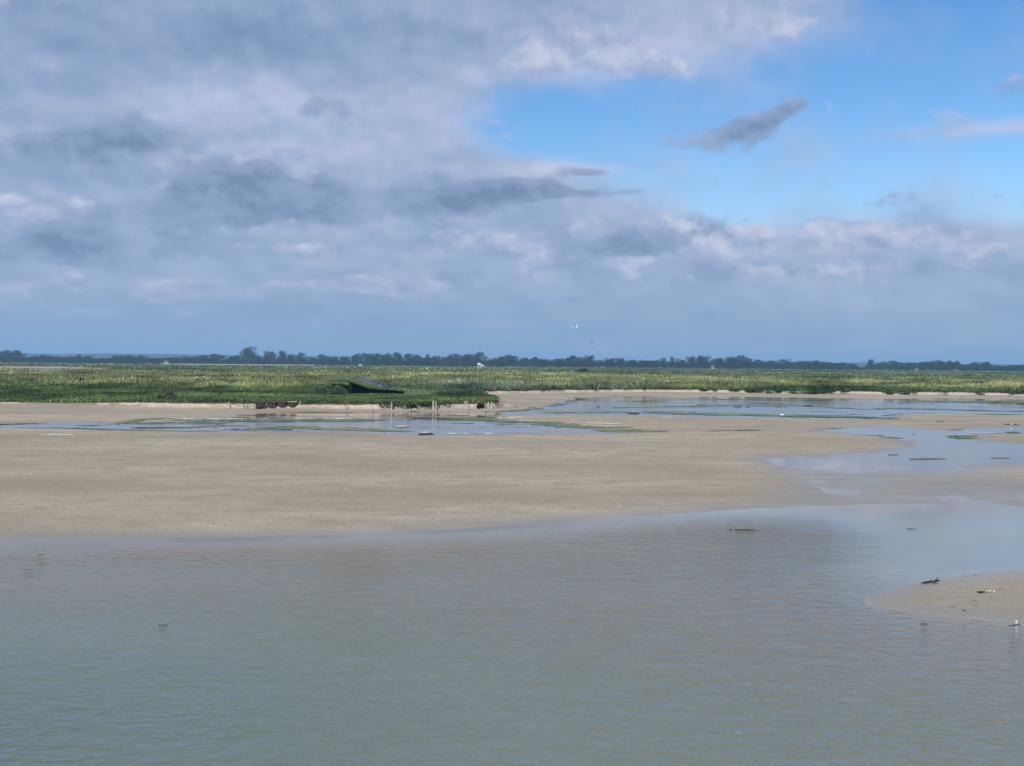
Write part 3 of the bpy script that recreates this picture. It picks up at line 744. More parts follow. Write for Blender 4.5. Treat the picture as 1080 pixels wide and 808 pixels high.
bush(441.7, 424.6, 9, 4, .55, (0.025, .042, .016), 500, .07, 'hanging_turf', 'dark turf clump hanging down the bank left of the thickest pale post', 'turf clump', seed=4, droop=1, Yoff=-7.0, rootz=.60)
bush(168.5, 420.5, 7, 5, .65, (.085, .075, .06), 420, .07, 'dead_shrub', 'small dark brown dead shrub on the left bank', 'shrub', 'dead shrubs on the left bank', 5)
bush(179, 418.5, 13, 6, .65, (.12, .115, .095), 700, .08, 'dead_shrub', 'larger grey dead shrub sprawling on the left bank', 'shrub', 'dead shrubs on the left bank', 6)
bush(341, 413, 24, 10, .65, (.17, .20, .12), 2200, .10, 'shrub', 'grey-green shrub growing against the left side of the hide', 'shrub', None, 7, Yabs=119.5)
bush(358.5, 414, 19, 10, .65, (.13, .16, .095), 2000, .10, 'shrub', 'darker shrub right in front of the hide beside its dark mouth', 'shrub', None, 8, Yabs=118.8)
bush(612, 392.5, 16, 4.5, .9, (.03, .05, .022), 900, .35, 'shrub', 'wide dark bush far out on the marsh right of the gulls', 'shrub', None, 9)
bush(86, 405, 6, 6, .65, (.025, .045, .018), 500, .13, 'shrub', 'upright dark green bush in the marsh at the far left', 'shrub', None, 10)
bush(150, 404, 12, 5, .65, (.03, .05, .028), 600, .14, 'shrub', 'low dark bush in the yellow grass left of the dead shrubs', 'shrub', None, 11)

# ------------------------------------------------------------------ the hide: a low hut sunk in the marsh under a turfed, felted roof
YF, YB = 122.5, 127.5
hide = empty('hunting_hide', (at_depth(385, 414, YF).x, YF, 0.62))
tag(hide, 'low turf-roofed hunting hide with a black open front sunk in the green marsh', 'hide')
HO = hide.location.copy()
front = [(347, 401.2), (356, 400.4), (369, 401.2), (380, 404.6), (390.5, 408.3), (402, 409.4), (414.5, 409.8), (423.5, 411.0)]
back = [(347, 397.6), (356, 397.0), (369, 396.8), (376, 396.6), (392, 400.2), (403, 403.8), (413, 407.6), (423.8, 410.4)]
fp = [at_depth(x, y, YF) - HO for x, y in front]; bp = [at_depth(x, y, YB) - HO for x, y in back]
b = MB(); n = len(fp); v = []; f = []; 
for i in range(n):
    for p, dz in ((fp[i], 0), (bp[i], 0), (bp[i], -.20), (fp[i], -.20)): v.append((p.x, p.y, p.z + dz))
for i in range(n - 1):
    for j in range(4): f.append((i * 4 + j, (i + 1) * 4 + j, (i + 1) * 4 + (j + 1) % 4, i * 4 + (j + 1) % 4))
f.append((0, 1, 2, 3)); f.append(tuple((n - 1) * 4 + j for j in (3, 2, 1, 0)))
b.add(v, f); roof = b.build('roof', M['turfroof'], hide)
def lerp(a, c, t): return a + (c - a) * t
b = MB(); v = []; f = []
shp = [(3, .62, .98), (4, .42, .97), (5, .34, .96), (6, .40, .95)]
for (i, t0, t1) in shp:
    for t, dz in ((t0, .045), (t1, .045), (t1, .01), (t0, .01)):
        p = lerp(fp[i], bp[i], t); v.append((p.x, p.y, p.z + dz))
for i in range(len(shp) - 1):
    for j in range(4): f.append((i * 4 + j, (i + 1) * 4 + j, (i + 1) * 4 + (j + 1) % 4, i * 4 + (j + 1) % 4))
f.append((0, 1, 2, 3)); f.append(tuple((len(shp) - 1) * 4 + j for j in (3, 2, 1, 0)))
b.add(v, f); fs = b.build('roofing_sheet', M['tar'], roof)
b = MB()
for k in range(1, 6):
    t = k / 6; pts = []
    for (i, t0, t1) in shp: p = lerp(fp[i], bp[i], t0 + (t1 - t0) * t); pts.append((p.x, p.y, p.z + .055))
    b.tube(pts, [.025] * 4, 5)
b.build('batten', M['darkboard'], roof)
# green fascia board along the front lip
b = MB(); v = []; f = []
for i in range(n):
    p = fp[i]
    for dy, dz in ((-.10, .05), (0.05, .05), (.05, -.17), (-.10, -.17)): v.append((p.x, p.y + dy, p.z + dz))
for i in range(n - 1):
    for j in range(4): f.append((i * 4 + j, (i + 1) * 4 + j, (i + 1) * 4 + (j + 1) % 4, i * 4 + (j + 1) % 4))
b.add(v, f + [(3, 2, 1, 0), tuple((n - 1) * 4 + j for j in range(4))]); b.build('fascia', M['turfroof'], roof)
# walls: back, side, floor-level sill; the front stays open and dark
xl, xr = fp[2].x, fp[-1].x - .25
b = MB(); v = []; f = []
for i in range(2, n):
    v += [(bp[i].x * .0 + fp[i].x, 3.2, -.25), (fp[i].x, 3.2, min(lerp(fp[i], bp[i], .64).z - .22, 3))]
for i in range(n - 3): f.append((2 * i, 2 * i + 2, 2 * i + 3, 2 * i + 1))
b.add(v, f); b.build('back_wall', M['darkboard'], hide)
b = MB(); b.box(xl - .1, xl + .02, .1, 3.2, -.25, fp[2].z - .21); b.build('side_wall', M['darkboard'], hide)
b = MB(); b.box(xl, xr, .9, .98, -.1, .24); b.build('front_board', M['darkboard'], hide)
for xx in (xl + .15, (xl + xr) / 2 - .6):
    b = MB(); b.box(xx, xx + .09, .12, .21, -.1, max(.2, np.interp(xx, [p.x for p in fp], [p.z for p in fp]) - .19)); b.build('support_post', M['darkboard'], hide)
bush(356.5, 404.6, 9, 3.5, .65, (.30, .26, .18), 420, .09, 'reed_bundle', 'pale dry reed bundle tucked under the roof left of the hide mouth', 'reeds', None, 12, 0, -1.0, 1.35)
# turf mound the roof runs out of on its left
b = MB(); rd = random.Random(3)
V = []; N = 26
for j in range(13):
    for i in range(N):
        u = i / (N - 1) * 2 - 1; w_ = j / 12 * 2 - 1
        q = max(0, 1 - abs(u) ** 2.4) * max(0, 1 - w_ ** 2)
        V.append((u * 6.0, w_ * 2.6, -.12 + 1.05 * q ** .75 * (0.75 + .35 * u) + rd.uniform(-.05, .05)))
b.add(V, [(j * N + i, j * N + i + 1, (j + 1) * N + i + 1, (j + 1) * N + i) for j in range(12) for i in range(N - 1)])
mp = at_depth(330, 414, 127)
md = empty('turf_mound', (mp.x, 127, .62)); mo = b.build('mound_soil', M['turfroof'], md, smooth=True)
rg = np.random.default_rng(8); n_ = 5200
ux = rg.uniform(-1, 1, n_); uy = rg.uniform(-1, 1, n_); q = np.clip(1 - np.abs(ux) ** 2.4, 0, 1) * np.clip(1 - uy ** 2, 0, 1)
RNG_keep = RNG
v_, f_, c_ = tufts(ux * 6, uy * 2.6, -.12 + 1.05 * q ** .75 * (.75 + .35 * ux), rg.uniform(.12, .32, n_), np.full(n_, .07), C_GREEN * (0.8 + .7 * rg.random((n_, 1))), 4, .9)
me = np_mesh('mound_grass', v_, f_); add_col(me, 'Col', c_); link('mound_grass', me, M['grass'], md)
tag(md, 'long low green turf mound running left from the hide', 'mound')

# ------------------------------------------------------------------ debris on the flats
def lump(name, px, py, wpx, hpx, lb, cat, mat, grp=None, cap=None, depth=None, seed=0):
    x, y = P(px, py, .0); s = y / F; rd = random.Random(seed + int(px)); w = wpx * s; h = hpx * s * (.62 if cap is None else .9)
    d = depth or w * .5
    b = MB(); n = 9; v = []; f = []
    for ring, (k, zz) in enumerate(((1.04, -.04), (1.0, h * .35), (.84, h * .78), (.45, h * .9))):
        for i in range(n + 3):
            a = 2 * math.pi * i / (n + 3); rj = 1 + .16 * math.sin(a * 3 + px) + .07 * math.sin(a * 5 + py) + rd.uniform(-.03, .03)
            v.append((math.cos(a) * w / 2 * k * rj, math.sin(a) * d / 2 * k * rj, zz + rd.uniform(-.006, .006)))
    m_ = n + 3
    for r_ in range(3):
        for i in range(m_): f.append((r_ * m_ + i, r_ * m_ + (i + 1) % m_, (r_ + 1) * m_ + (i + 1) % m_, (r_ + 1) * m_ + i))
    f.append(tuple(3 * m_ + i for i in range(m_)))
    b.add(v, f)
    if cap:
        root = b.build(name, M[mat]); c = MB()
        c.add([(q[0] * .97, q[1] * .97, h * .8 + .004) for q in v[2 * m_:3 * m_]] + [(q[0], q[1], h * .93 + .004) for q in v[3 * m_:]], [(i, (i + 1) % m_, m_ + (i + 1) % m_, m_ + i) for i in range(m_)] + [tuple(m_ + i for i in range(m_))])
        c.build('crust', M[cap], root)
    else: root = b.build(name, M[mat])
    root.location = (x, y, max(gz(x, y), -.01)); tag(root, lb, cat, grp); return root
lump('mud_slab', 448, 458.6, 13, 3.4, 'dark-sided slab with a pale flat top at the near edge of the left pool', 'slab', 'wet_wood', cap='slab', depth=1.5)
lump('mud_clod', 455.6, 458.4, 4.5, 2.2, 'dark clod touching the right end of the pale-topped slab', 'clod', 'wet_wood')
lump('mud_slab', 423, 450.4, 15, 1.6, 'low brown flat slab out in the left pool', 'slab', 'stone', cap='slab', depth=1.6)
lump('mud_clod', 442, 441.4, 13, 1.4, 'thin dark clod in the pool just below the bank clump', 'clod', 'wet_wood')
lump('stone', 406.6, 457.8, 2.4, 2.0, 'small grey stone at the pool edge, left one of two', 'stone', 'stone', depth=.15)
lump('stone', 409.6, 457.9, 2.4, 1.8, 'small grey stone at the pool edge, right one of two', 'stone', 'slab', depth=.15)
lump('log', 668, 436, 11, 2.0, 'short black log with a pale top at the edge of the right pool', 'log', 'wet_wood', cap='slab', depth=.6)
lump('mud_clod', 631, 429.4, 2.6, 1.8, 'tiny dark clod alone in the blue of the right pool', 'clod', 'wet_wood', depth=.25)
lump('mud_clod', 560, 429.8, 9, 1.0, 'dark wet clod on the sand right of the bank tip', 'clod', 'stone', depth=1.2)
lump('mud_clod', 778, 429.2, 9, 1.2, 'long dark clod in the right pool, left one of a pair', 'clod', 'wet_wood', depth=.8)
lump('mud_clod', 788.5, 429.6, 3, 1.3, 'small dark clod in the right pool, right one of a pair', 'clod', 'wet_wood', depth=.4)
lump('log', 853, 428.2, 9, 1.9, 'thick black log stranded in the middle of the right pool', 'log', 'wet_wood', depth=.7)
lump('mud_clod', 863.5, 428.2, 2.4, 1.2, 'tiny dark clod just right of the thick black log', 'clod', 'wet_wood', depth=.3)
lump('log', 913, 441.4, 15, 2.0, 'long dark log at the near right edge of the right pool', 'log', 'wet_wood', depth=.8)
lump('mud_clod', 992, 446, 8, .9, 'flat dark clod on the brown sand right of the long dark log', 'clod', 'wet_wood', depth=.7)
lump('mud_clod', 1067, 448.6, 16, 1.0, 'long thin dark clod on the sand at the right edge of the photo', 'clod', 'wet_wood', depth=.8)
lump('mud_clod', 1068, 456, 14, 1.0, 'thin dark clod beside the small channel at the right edge', 'clod', 'wet_wood', depth=.7)
lump('mud_clod', 706, 428.6, 6, .9, 'flat greenish-dark clod in the right pool above the black log', 'clod', 'stone', depth=.7)
lump('stone', 721, 463, 2.2, 1.2, 'small dark stone on the sandbank below the green algae line', 'stone', 'stone', depth=.15)
def twig(px0, py0, px1, py1, rad, lb, mat='wet_wood', fork=True, grp=None, zup=.0, seed=0):
    rd = random.Random(seed); (ax, ay), (bx, by) = P(px0, py0), P(px1, py1); n = 7
    z = max(gz((ax + bx) / 2, (ay + by) / 2), 0)
    pts = [(ax + (bx - ax) * i / (n - 1) - (ax + bx) / 2, ay + (by - ay) * i / (n - 1) - (ay + by) / 2 + rd.uniform(-.03, .03), rad + zup * math.sin(math.pi * i / (n - 1)) + rd.uniform(0, .01)) for i in range(n)]
    b = MB(); b.tube(pts, [rad * (1 - .6 * abs(i / (n - 1) - .4)) for i in range(n)], 6)
    if fork:
        b.tube([pts[3], (pts[3][0] + .06, pts[3][1] - .18, rad)], [rad * .6, rad * .3], 5); b.tube([pts[4], (pts[4][0] + .15, pts[4][1] + .2, rad * 3)], [rad * .6, rad * .3], 5)
    o = b.build('driftwood_twig', M[mat]); o.location = ((ax + bx) / 2, (ay + by) / 2, z); tag(o, lb, 'driftwood', grp); return o
twig(972, 616.6, 991, 613.6, .022, 'dark twig on the top edge of the right sand spit', seed=1)
twig(1031, 627.6, 1039, 627.2, .018, 'short black twig in the middle of the sand spit', fork=False, seed=2)
twig(1040, 626.4, 1048, 625.6, .015, 'pale bleached twig end in the middle of the sand spit', 'post', False, seed=3)
twig(959, 484.6, 997, 484.2, .018, 'long dark weedy branch lying across the small right channel', seed=4)
twig(1045, 483.4, 1065, 483.6, .014, 'short dark branch at the right side of the small channel', fork=False, seed=5)
twig(936, 479.8, 948, 480.2, .014, 'short dark branch at the left side of the small channel', fork=False, seed=6)
twig(40, 585.6, 47, 585.2, .006, 'small dark twig in the water at the far left, upper one', fork=False, seed=7)
twig(26, 601, 36, 600.6, .005, 'small dark twig in the water at the far left, lower one', fork=False, seed=8)
twig(1064, 661, 1076, 659.6, .010, 'thin dark twig in the water just below the spit', fork=False, seed=9)
def weed(px, py, wpx, lb, seed, n=26, z=-.01, mat='wet_wood'):
    rd = random.Random(seed); x, y = P(px, py); s = y / F; b = MB(); w = wpx * s
    for k in range(n):
        cx = rd.gauss(0, w * .22); cy = rd.gauss(0, w * .14); a = rd.uniform(-.5, .5)
        pts = [(cx, cy, 0), (cx + math.cos(a) * w * .12, cy + math.sin(a) * w * .12, rd.uniform(.004, .02)), (cx + math.cos(a) * w * .26, cy + math.sin(a) * w * .2, .0)]
        b.tube(pts, [.008, .010, .005], 5)
    o = b.build('seaweed_clump', M[mat]); o.location = (x, y, z - .004); tag(o, lb, 'seaweed', 'seaweed clumps in the near channel'); return o
weed(170, 659.5, 13, 'small dark seaweed clump breaking the near water at left', 1, 9, -0.006)
weed(783, 558.7, 24, 'wide dark seaweed clump just under the water near the sandbank', 2, 40)
weed(960, 557.6, 10, 'small dark seaweed clump in the blue water at right', 3, 18)
weed(973, 658, 9, 'small dark seaweed clump in the water below the spit point', 4, 16)
weed(788, 476 + 83, 6, 'tiny seaweed tuft beside the wide dark clump', 5, 8)
# small clods on the spit and along the sandbank shore
for i, (px, py, w, lb) in enumerate([(1016.5, 644.6, 3, 'black pebble low on the sand spit'), (1004, 641, 5, 'dark clod on the sand spit left of the black pebble'), (1029, 635.8, 6, 'dark clod in the middle of the spit below the twigs'),
                                     (1029.5, 640, 4, 'smaller dark clod under the middle clod of the spit'), (989, 632.4, 4, 'dark clod near the point of the sand spit'), (1018, 608, 4, 'dark clod on the upper edge of the spit'), (1056, 622.6, 5, 'dark clod near the right edge on the spit'), (1029, 606.6, 3, 'tiny dark clod on the upper edge of the spit')]):
    lump('mud_clod', px, py, w, .8, lb, 'clod', 'stone' if i else 'wet_wood', 'clods on the sand spit', depth=.05 + w * .012)
lump('shell', 1048.3, 625.4, 2.0, 1.0, 'white shell at the end of the pale twig on the spit', 'shell', 'shell', depth=.03)
lump('shell', 1072, 655.4, 2.0, 1.2, 'white shell in the water edge below the spit', 'shell', 'shell', depth=.04)

# ------------------------------------------------------------------ gulls
def gull(px, py, Y, span, lb, lift, yaw, roll=0.0, mats=('feather', 'feather_grey'), grp='gulls in flight over the marsh'):
    p = at_depth(px, py, Y); root = empty('gull', p, yaw); root.rotation_euler = (0, roll, yaw)
    L = span * .42; b = MB()
    b.tube([(0, -L * .5, 0), (0, -L * .40, .01), (0, -L * .3, .012), (0, -L * .05, 0), (0, L * .25, 0), (0, L * .42, 0)], [L * .03, L * .085, L * .10, L * .15, L * .09, L * .03], 9)
    b.build('body', M[mats[0]], root, True)
    t = MB(); t.add([(-L * .06, L * .34, .004), (L * .06, L * .34, .004), (L * .13, L * .6, 0), (-L * .13, L * .6, 0), (-L * .06, L * .34, -.01), (L * .06, L * .34, -.01), (L * .13, L * .6, -.008), (-L * .13, L * .6, -.008)],
                    [(0, 1, 2, 3), (7, 6, 5, 4), (0, 4, 5, 1), (2, 6, 7, 3), (1, 5, 6, 2), (0, 3, 7, 4)]); t.build('tail', M[mats[0]], root)
    k = MB(); k.tube([(0, -L * .49, 0), (0, -L * .60, -.005)], [L * .028, L * .006], 6); k.build('beak', M['beak'], root)
    for s in (-1, 1):
        st = [(0.06, .02, .30, 0), (.30, -.10, .26, lift * .16), (.55, -.02, .20, lift * .20), (.8, .10, .13, lift * .14), (1.0, .22, .02, lift * .05)]
        v = []
        for (u, yo, ch, zz) in st:
            xx = s * u * span / 2
            for q in (-.5, .5):
                v.append((xx, (yo + q * ch) * L, zz * span + .004)); v.append((xx, (yo + q * ch) * L, zz * span - .008))
        f = []
        for i in range(4):
            a = i * 4
            f += [(a, a + 2, a + 6, a + 4), (a + 1, a + 5, a + 7, a + 3), (a, a + 4, a + 5, a + 1), (a + 2, a + 3, a + 7, a + 6)]
        f += [(0, 1, 3, 2), (16, 18, 19, 17)]
        w = MB(); w.add(v, f); w.build('wing', M[mats[0]], root)
    tag(root, lb, 'gull', grp); return root
gull(607.6, 345.6, 150, 1.5, 'white gull gliding highest above the treeline, wings arched', 1.0, R(25), R(-22))
gull(624.3, 361.2, 170, .85, 'small dark bird flying between the two white gulls', .8, R(70), R(15), ('feather_dark', 'feather_dark'))
gull(634.6, 368.2, 150, 1.3, 'white gull flying lowest above the treeline, wings level', .15, R(5), R(3))
def wader(px, py, hpx, lb, yaw, mat='feather'):
    x, y = P(px, py); s = y / F; H = hpx * s; root = empty('standing_gull', (x, y, max(gz(x, y), 0)), yaw)
    b = MB(); b.tube([(0, -H * .62, H * .62), (0, -H * .4, H * .60), (0, 0, H * .58), (0, H * .5, H * .62), (0, H * .8, H * .62)], [H * .12, H * .22, H * .27, H * .16, H * .03], 9)
    b.tube([(0, -H * .45, H * .62), (0, -H * .6, H * .88), (0, -H * .74, H * .9)], [H * .14, H * .13, H * .04], 8); b.build('body', M[mat], root, True)
    for sx in (-1, 1):
        l = MB(); l.tube([(sx * H * .09, 0, H * .45), (sx * H * .09, 0, 0)], [.012, .01], 5); l.build('leg', M['beak'], root)
    k = MB(); k.tube([(0, -H * .72, H * .89), (0, -H * .98, H * .85)], [H * .035, H * .01], 5); k.build('beak', M['beak'], root)
    tag(root, lb, 'gull'); return root
wader(825, 439.4, 3.2, 'white gull standing on the green algae edge of the right pool', R(70))
wader(1067, 449.4, 2.4, 'small white gull standing on sand at the right edge of the photo', R(-60))

# ------------------------------------------------------------------ far farm buildings in front of the trees
def cottage(px, ybase, wpx, hpx, Y, lb, roofcol='rooftile', gable=False):
    p = at_depth(px, ybase, Y); s = Y / F; w = wpx * s; h = hpx * s * .62; rh = hpx * s * .5; d = w * .55
    root = empty('farm_cottage', (p.x, Y, max(p.z, .5))); b = MB(); b.box(-w / 2, w / 2, 0, d, -3, h); b.build('wall', M['plaster'], root)
    r_ = MB(); o = .25
    r_.add([(-w / 2 - o, -o, h + .004), (w / 2 + o, -o, h + .004), (w / 2 + o, d + o, h + .004), (-w / 2 - o, d + o, h + .004), (-w / 2 - o * .3, d / 2, h + rh), (w / 2 + o * .3, d / 2, h + rh)], [(0, 1, 5, 4), (2, 3, 4, 5), (0, 4, 3), (1, 2, 5), (0, 3, 2, 1)])
    ro = r_.build('roof', M[roofcol], root); c = MB(); c.box(w * .2, w * .2 + .8, d / 2 - .4, d / 2 + .4, h + rh * .6, h + rh + .9); c.build('chimney', M['rooftile'], ro)
    for k in (-.28, .25):
        q = MB(); q.box(w * k - .5, w * k + .5, -.05, .02, h * .35, h * .75); q.build('window', M['glass_dark'], root)
    q = MB(); q.box(-.45, .45, -.06, .02, 0, h * .7); q.build('door', M['bark'], root)
    tag(root, lb, 'cottage', 'farm buildings in the treeline')
cottage(175, 383.5, 4.2, 2.6, 1180, 'small white cottage in the low trees left of the big round tree')
cottage(505.5, 386.6, 3.4, 3.2, 1150, 'white farm shed before the tall tree block, left and taller one of two', 'plaster')
cottage(509.0, 387.0, 2.8, 2.0, 1140, 'white farm shed before the tall tree block, right and lower one of two', 'plaster')
cottage(14, 381.6, 3.6, 1.8, 1200, 'low white cottage under the dark wood at the far left')
cottage(380, 386, 2.8, 1.4, 1180, 'low white cottage behind the hide', 'plaster')
cottage(635, 388.4, 3.4, 1.8, 1180, 'low pale cottage under the lowest gull')
cottage(752, 388.6, 2.8, 3.0, 1180, 'pale cottage with dark roof right of the middle treeline')
cottage(967, 390.8, 3.2, 2.0, 1180, 'white cottage in the right treeline, left one of two')
cottage(1008, 391.3, 3.2, 2.0, 1180, 'white cottage in the right treeline, right one of two')

# ------------------------------------------------------------------ trees of the far line
def tree_proto(seed, shape):
    rg = np.random.default_rng(seed); vs = []; cs = []
    nl = {'round': 22, 'tall': 16, 'wide': 24}[shape]
    for k in range(nl):
        if shape == 'round': t = .06 + .80 * ((k + rg.random()) / nl); rad = .36 * math.sqrt(max(.05, 1 - ((t - .45) / .62) ** 2))
        elif shape == 'tall': t = .06 + .84 * ((k + rg.random()) / nl); rad = .26 * math.sqrt(max(.05, 1 - ((t - .40) / .62) ** 2))
        else: t = .05 + .76 * ((k + rg.random()) / nl); rad = .42 * math.sqrt(max(.15, 1 - ((t - .35) / .62) ** 2))
        a = rg.uniform(0, 6.28); rr_ = rad * rg.uniform(.3, 1.0)
        s = rg.uniform(.13, .20)
        v, c = leafy(math.cos(a) * rr_, math.sin(a) * rr_, t, s, s, s * .85, 190, .024, np.array((.022, .036, .014)) * rg.uniform(.75, 1.35), rg, droop=1)
        vs.append(v); cs.append(c)
    V = np.concatenate(vs)
    me = np_mesh('crown', V, np.arange(len(V)).reshape(-1, 4)); add_col(me, 'Col', np.concatenate(cs)); me.materials.append(M['leaf'])
    b = MB(); b.tube([(0, 0, -.06), (.01, 0, .2), (-.01, .01, .45), (0, 0, .7)], [.035, .028, .018, .006], 7)
    for k in range(5):
        a = rg.uniform(0, 6.28); z0 = rg.uniform(.18, .45); b.tube([(0, 0, z0), (math.cos(a) * .14, math.sin(a) * .14, z0 + .14), (math.cos(a) * .24, math.sin(a) * .24, z0 + .3)], [.014, .009, .003], 5)
    mt = bpy.data.meshes.new('trunk'); mt.from_pydata(b.v, [], b.f); mt.update(); mt.materials.append(M['bark'])
    return me, mt
PRO = {k: [tree_proto(100 + i * 7 + j, k) for i in range(4)] for j, k in enumerate(('round', 'tall', 'wide'))}
HOR = lambda px: 384.5 + .0085 * (px - 540)
T = [(3, 14, 368.9, 'wide'), (12, 14, 368.7, 'wide'), (21, 12, 369.4, 'wide'), (38, 12, 376.5, 'round'), (46, 14, 374.4, 'wide'), (60, 12, 377, 'wide'), (76, 11, 376, 'round'), (83, 7, 374, 'tall'), (94, 13, 375.3, 'round'), (106, 12, 378, 'wide'),
     (123, 12, 374.4, 'wide'), (133, 14, 374.2, 'wide'), (142, 10, 375, 'wide'), (150, 8, 374.6, 'tall'), (165, 12, 378.4, 'round'), (178, 10, 378.3, 'round'), (188, 8, 377.4, 'round'), (197, 11, 375.9, 'round'), (207, 11, 376.6, 'round'), (214, 13, 374.5, 'round'),
     (228, 15, 373.2, 'round'), (246, 12, 375.5, 'round'), (252, 10, 374.5, 'round'),
     (263, 19, 366.3, 'round'), (275, 10, 375.5, 'wide'), (284, 14, 370.4, 'round'), (298, 9.5, 369.8, 'round'), (308, 12, 373.6, 'round'), (318, 10, 371.8, 'round'), (328, 11, 377, 'round'), (341, 11, 373.8, 'round'), (334, 8, 377.8, 'round'), (351, 12, 376.5, 'round'), (364, 13, 375.6, 'wide'),
     (376, 11, 373, 'round'), (386, 15, 372.0, 'wide'), (397, 14, 372.2, 'wide'), (407, 13, 372.2, 'wide'), (419, 13, 371.6, 'round'), (431, 14, 372.3, 'wide'), (441, 10, 374.4, 'round'), (451, 7, 373.6, 'tall'), (449, 14, 376.4, 'wide'), (460, 12, 375.3, 'round'), (470, 13, 375.8, 'wide'),
     (479, 13, 373.0, 'round'), (488, 12, 373.3, 'wide'), (496, 13, 372.9, 'wide'), (505, 16, 371.6, 'round'), (517, 10, 379.3, 'round'), (527, 11, 376.2, 'round'), (534, 13, 374.2, 'round'), (542, 9, 374.8, 'round'),
     (553, 12, 377.2, 'round'), (564, 12, 376.5, 'round'), (573, 11, 378, 'wide'), (590, 13, 378, 'round'), (604, 17, 375.0, 'round'), (613, 9, 376.8, 'round'), (621, 12, 374.6, 'round'), (632, 9, 380.2, 'round'), (643, 13, 377.7, 'round'), (655, 12, 377.5, 'round'), (667, 12, 378.9, 'wide'),
     (678, 11, 379.2, 'wide'), (689, 12, 379.8, 'round'), (699, 9, 377.8, 'tall'), (709, 6, 376.4, 'tall'), (717, 11, 378.6, 'round'), (728, 10, 375.8, 'round'), (736, 9, 376.4, 'round'), (743, 14, 375.0, 'round'), (754, 11, 378, 'wide'), (762, 13, 377, 'wide'),
     (772, 13, 375.8, 'wide'), (779, 16, 374.8, 'round'), (788, 11, 377.3, 'round'), (799, 13, 379.2, 'round'), (809, 11, 380.2, 'round'), (817, 10, 380.6, 'round'), (826, 13, 378.7, 'round'), (838, 13, 381, 'wide'), (848, 15, 380.3, 'wide'), (858, 14, 379.7, 'wide'), (868, 13, 381.0, 'wide'),
     (879, 14, 381.8, 'wide'), (890, 13, 382.2, 'wide'), (899, 9, 384, 'wide'),
     (919.5, 10.5, 379.3, 'tall'), (931, 9, 381.5, 'round'), (944, 15, 380.6, 'round'), (958, 14, 381.8, 'wide'), (969, 13, 381.5, 'wide'), (980, 14, 380.4, 'wide'), (991, 14, 379.6, 'wide'), (1001, 13, 380.2, 'wide'), (1009, 13, 380.6, 'wide'), (1018, 9, 386.6, 'round'), (1028, 12, 382, 'round'), (1037, 14, 381.0, 'wide'), (1047, 10, 384.8, 'round'),
     (1056, 11, 385.6, 'round'), (1066, 10, 386.8, 'round'), (1076, 14, 384.4, 'round'), (1090, 16, 384, 'round'), (1104, 16, 385, 'round'), (-12, 16, 370, 'wide'), (-26, 16, 371, 'wide')]
T = [t for t in T if -8 < t[0] < 1088] + [t for t in T if not -8 < t[0] < 1088]
SEG = [(-9, 28, 'wood at the left photo edge, %s from left'), (28, 115, 'low run right of the left wood, %s from left'), (115, 155, 'flat-topped block left of the white cottage, %s from left'),
       (155, 255, 'row left of the tallest tree, %s from left'), (255, 271, 'tallest tree of the line%s'), (271, 368, 'gapped row right of the tallest tree, %s from left'),
       (368, 437, 'dense block behind the hide, %s from left'), (437, 475, 'lower row between hide and white sheds, %s from left'), (475, 513, 'tall block behind the white sheds, %s from left'),
       (513, 583, 'row between white sheds and gulls, %s from left'), (583, 627, 'clump under the flying gulls, %s from left'), (627, 722, 'low row right of the gulls, %s from left'), (722, 795, 'high clump right of the gulls, %s from left'),
       (795, 905, 'sloping wood left of the treeline gap, %s from left'), (905, 938, 'pair right of the treeline gap, %s from left'), (938, 1014, 'broad wood at the right, %s from left'), (1014, 1052, 'clump right of the broad wood, %s from left'), (1052, 1089, 'row at the right photo edge, %s from left')]
ADJ = {'round': 'round-crowned', 'tall': 'slender', 'wide': 'broad-crowned'}
cnt = {}
rg = random.Random(4)
for (px, w, top, kd) in sorted(T, key=lambda t: t[0]):
    Yt = rg.uniform(1235, 1330); s = Yt / F
    base = at_depth(px, HOR(px) + 2.4, Yt); tp = at_depth(px, top, Yt)
    h = tp.z - base.z; root = empty('tree', (base.x, Yt, base.z), rg.uniform(0, 6.28))
    w = w * 1.38 * s; root.scale = (w, w, h * 1.06)
    me, mt = rg.choice(PRO[kd]); link('crown', me, None, root); link('trunk', mt, None, root)
    lb = None
    for (a, c, txt) in SEG:
        if a <= px < c:
            cnt[txt] = cnt.get(txt, 0) + 1
            if '%s from' in txt: lb = '%s tree in the %s' % (ADJ[kd], txt % ORD[cnt[txt] - 1])
            else: lb = 'tallest tree of the far line, with a big round crown'
    if lb is None: lb = 'round tree beyond the %s edge of the view' % ('left' if px < 0 else 'right')
    tag(root, lb, 'tree', 'trees of the far line')
# low hedge and undergrowth between and behind them, reads as one mass
rg = np.random.default_rng(9); n_ = 64000
a_ = np.radians(rg.uniform(-31, 31, n_)); rd_ = rg.uniform(1260, 1345, n_)
hx, hy = np.sin(a_) * rd_, rd_ * np.cos(a_)
gapf = np.clip(np.abs(hx / hy - (908 - 540) / F) / .006, .35, 1)
hmax = gapf * 5.6 + 3.2 * fbm(hx * .03, hy * .02, 95, 3) + 1.6 * fbm(hx * .12, hy * .1, 97, 3)
zz = 1.5 + hmax * rg.random(n_) ** .7
d_ = rg.normal(size=(n_, 3)); e_ = rg.normal(size=(n_, 3)); d_ /= np.linalg.norm(d_, axis=1)[:, None]; e_ = np.cross(d_, e_); e_ /= np.linalg.norm(e_, axis=1)[:, None]
c0 = np.stack([hx, hy, zz], 1); s_ = rg.uniform(.4, 1.1, n_)[:, None]
V = np.stack([c0 - d_ * s_, c0 - e_ * s_ * .7, c0 + d_ * s_, c0 + e_ * s_ * .7], 1).reshape(-1, 3)
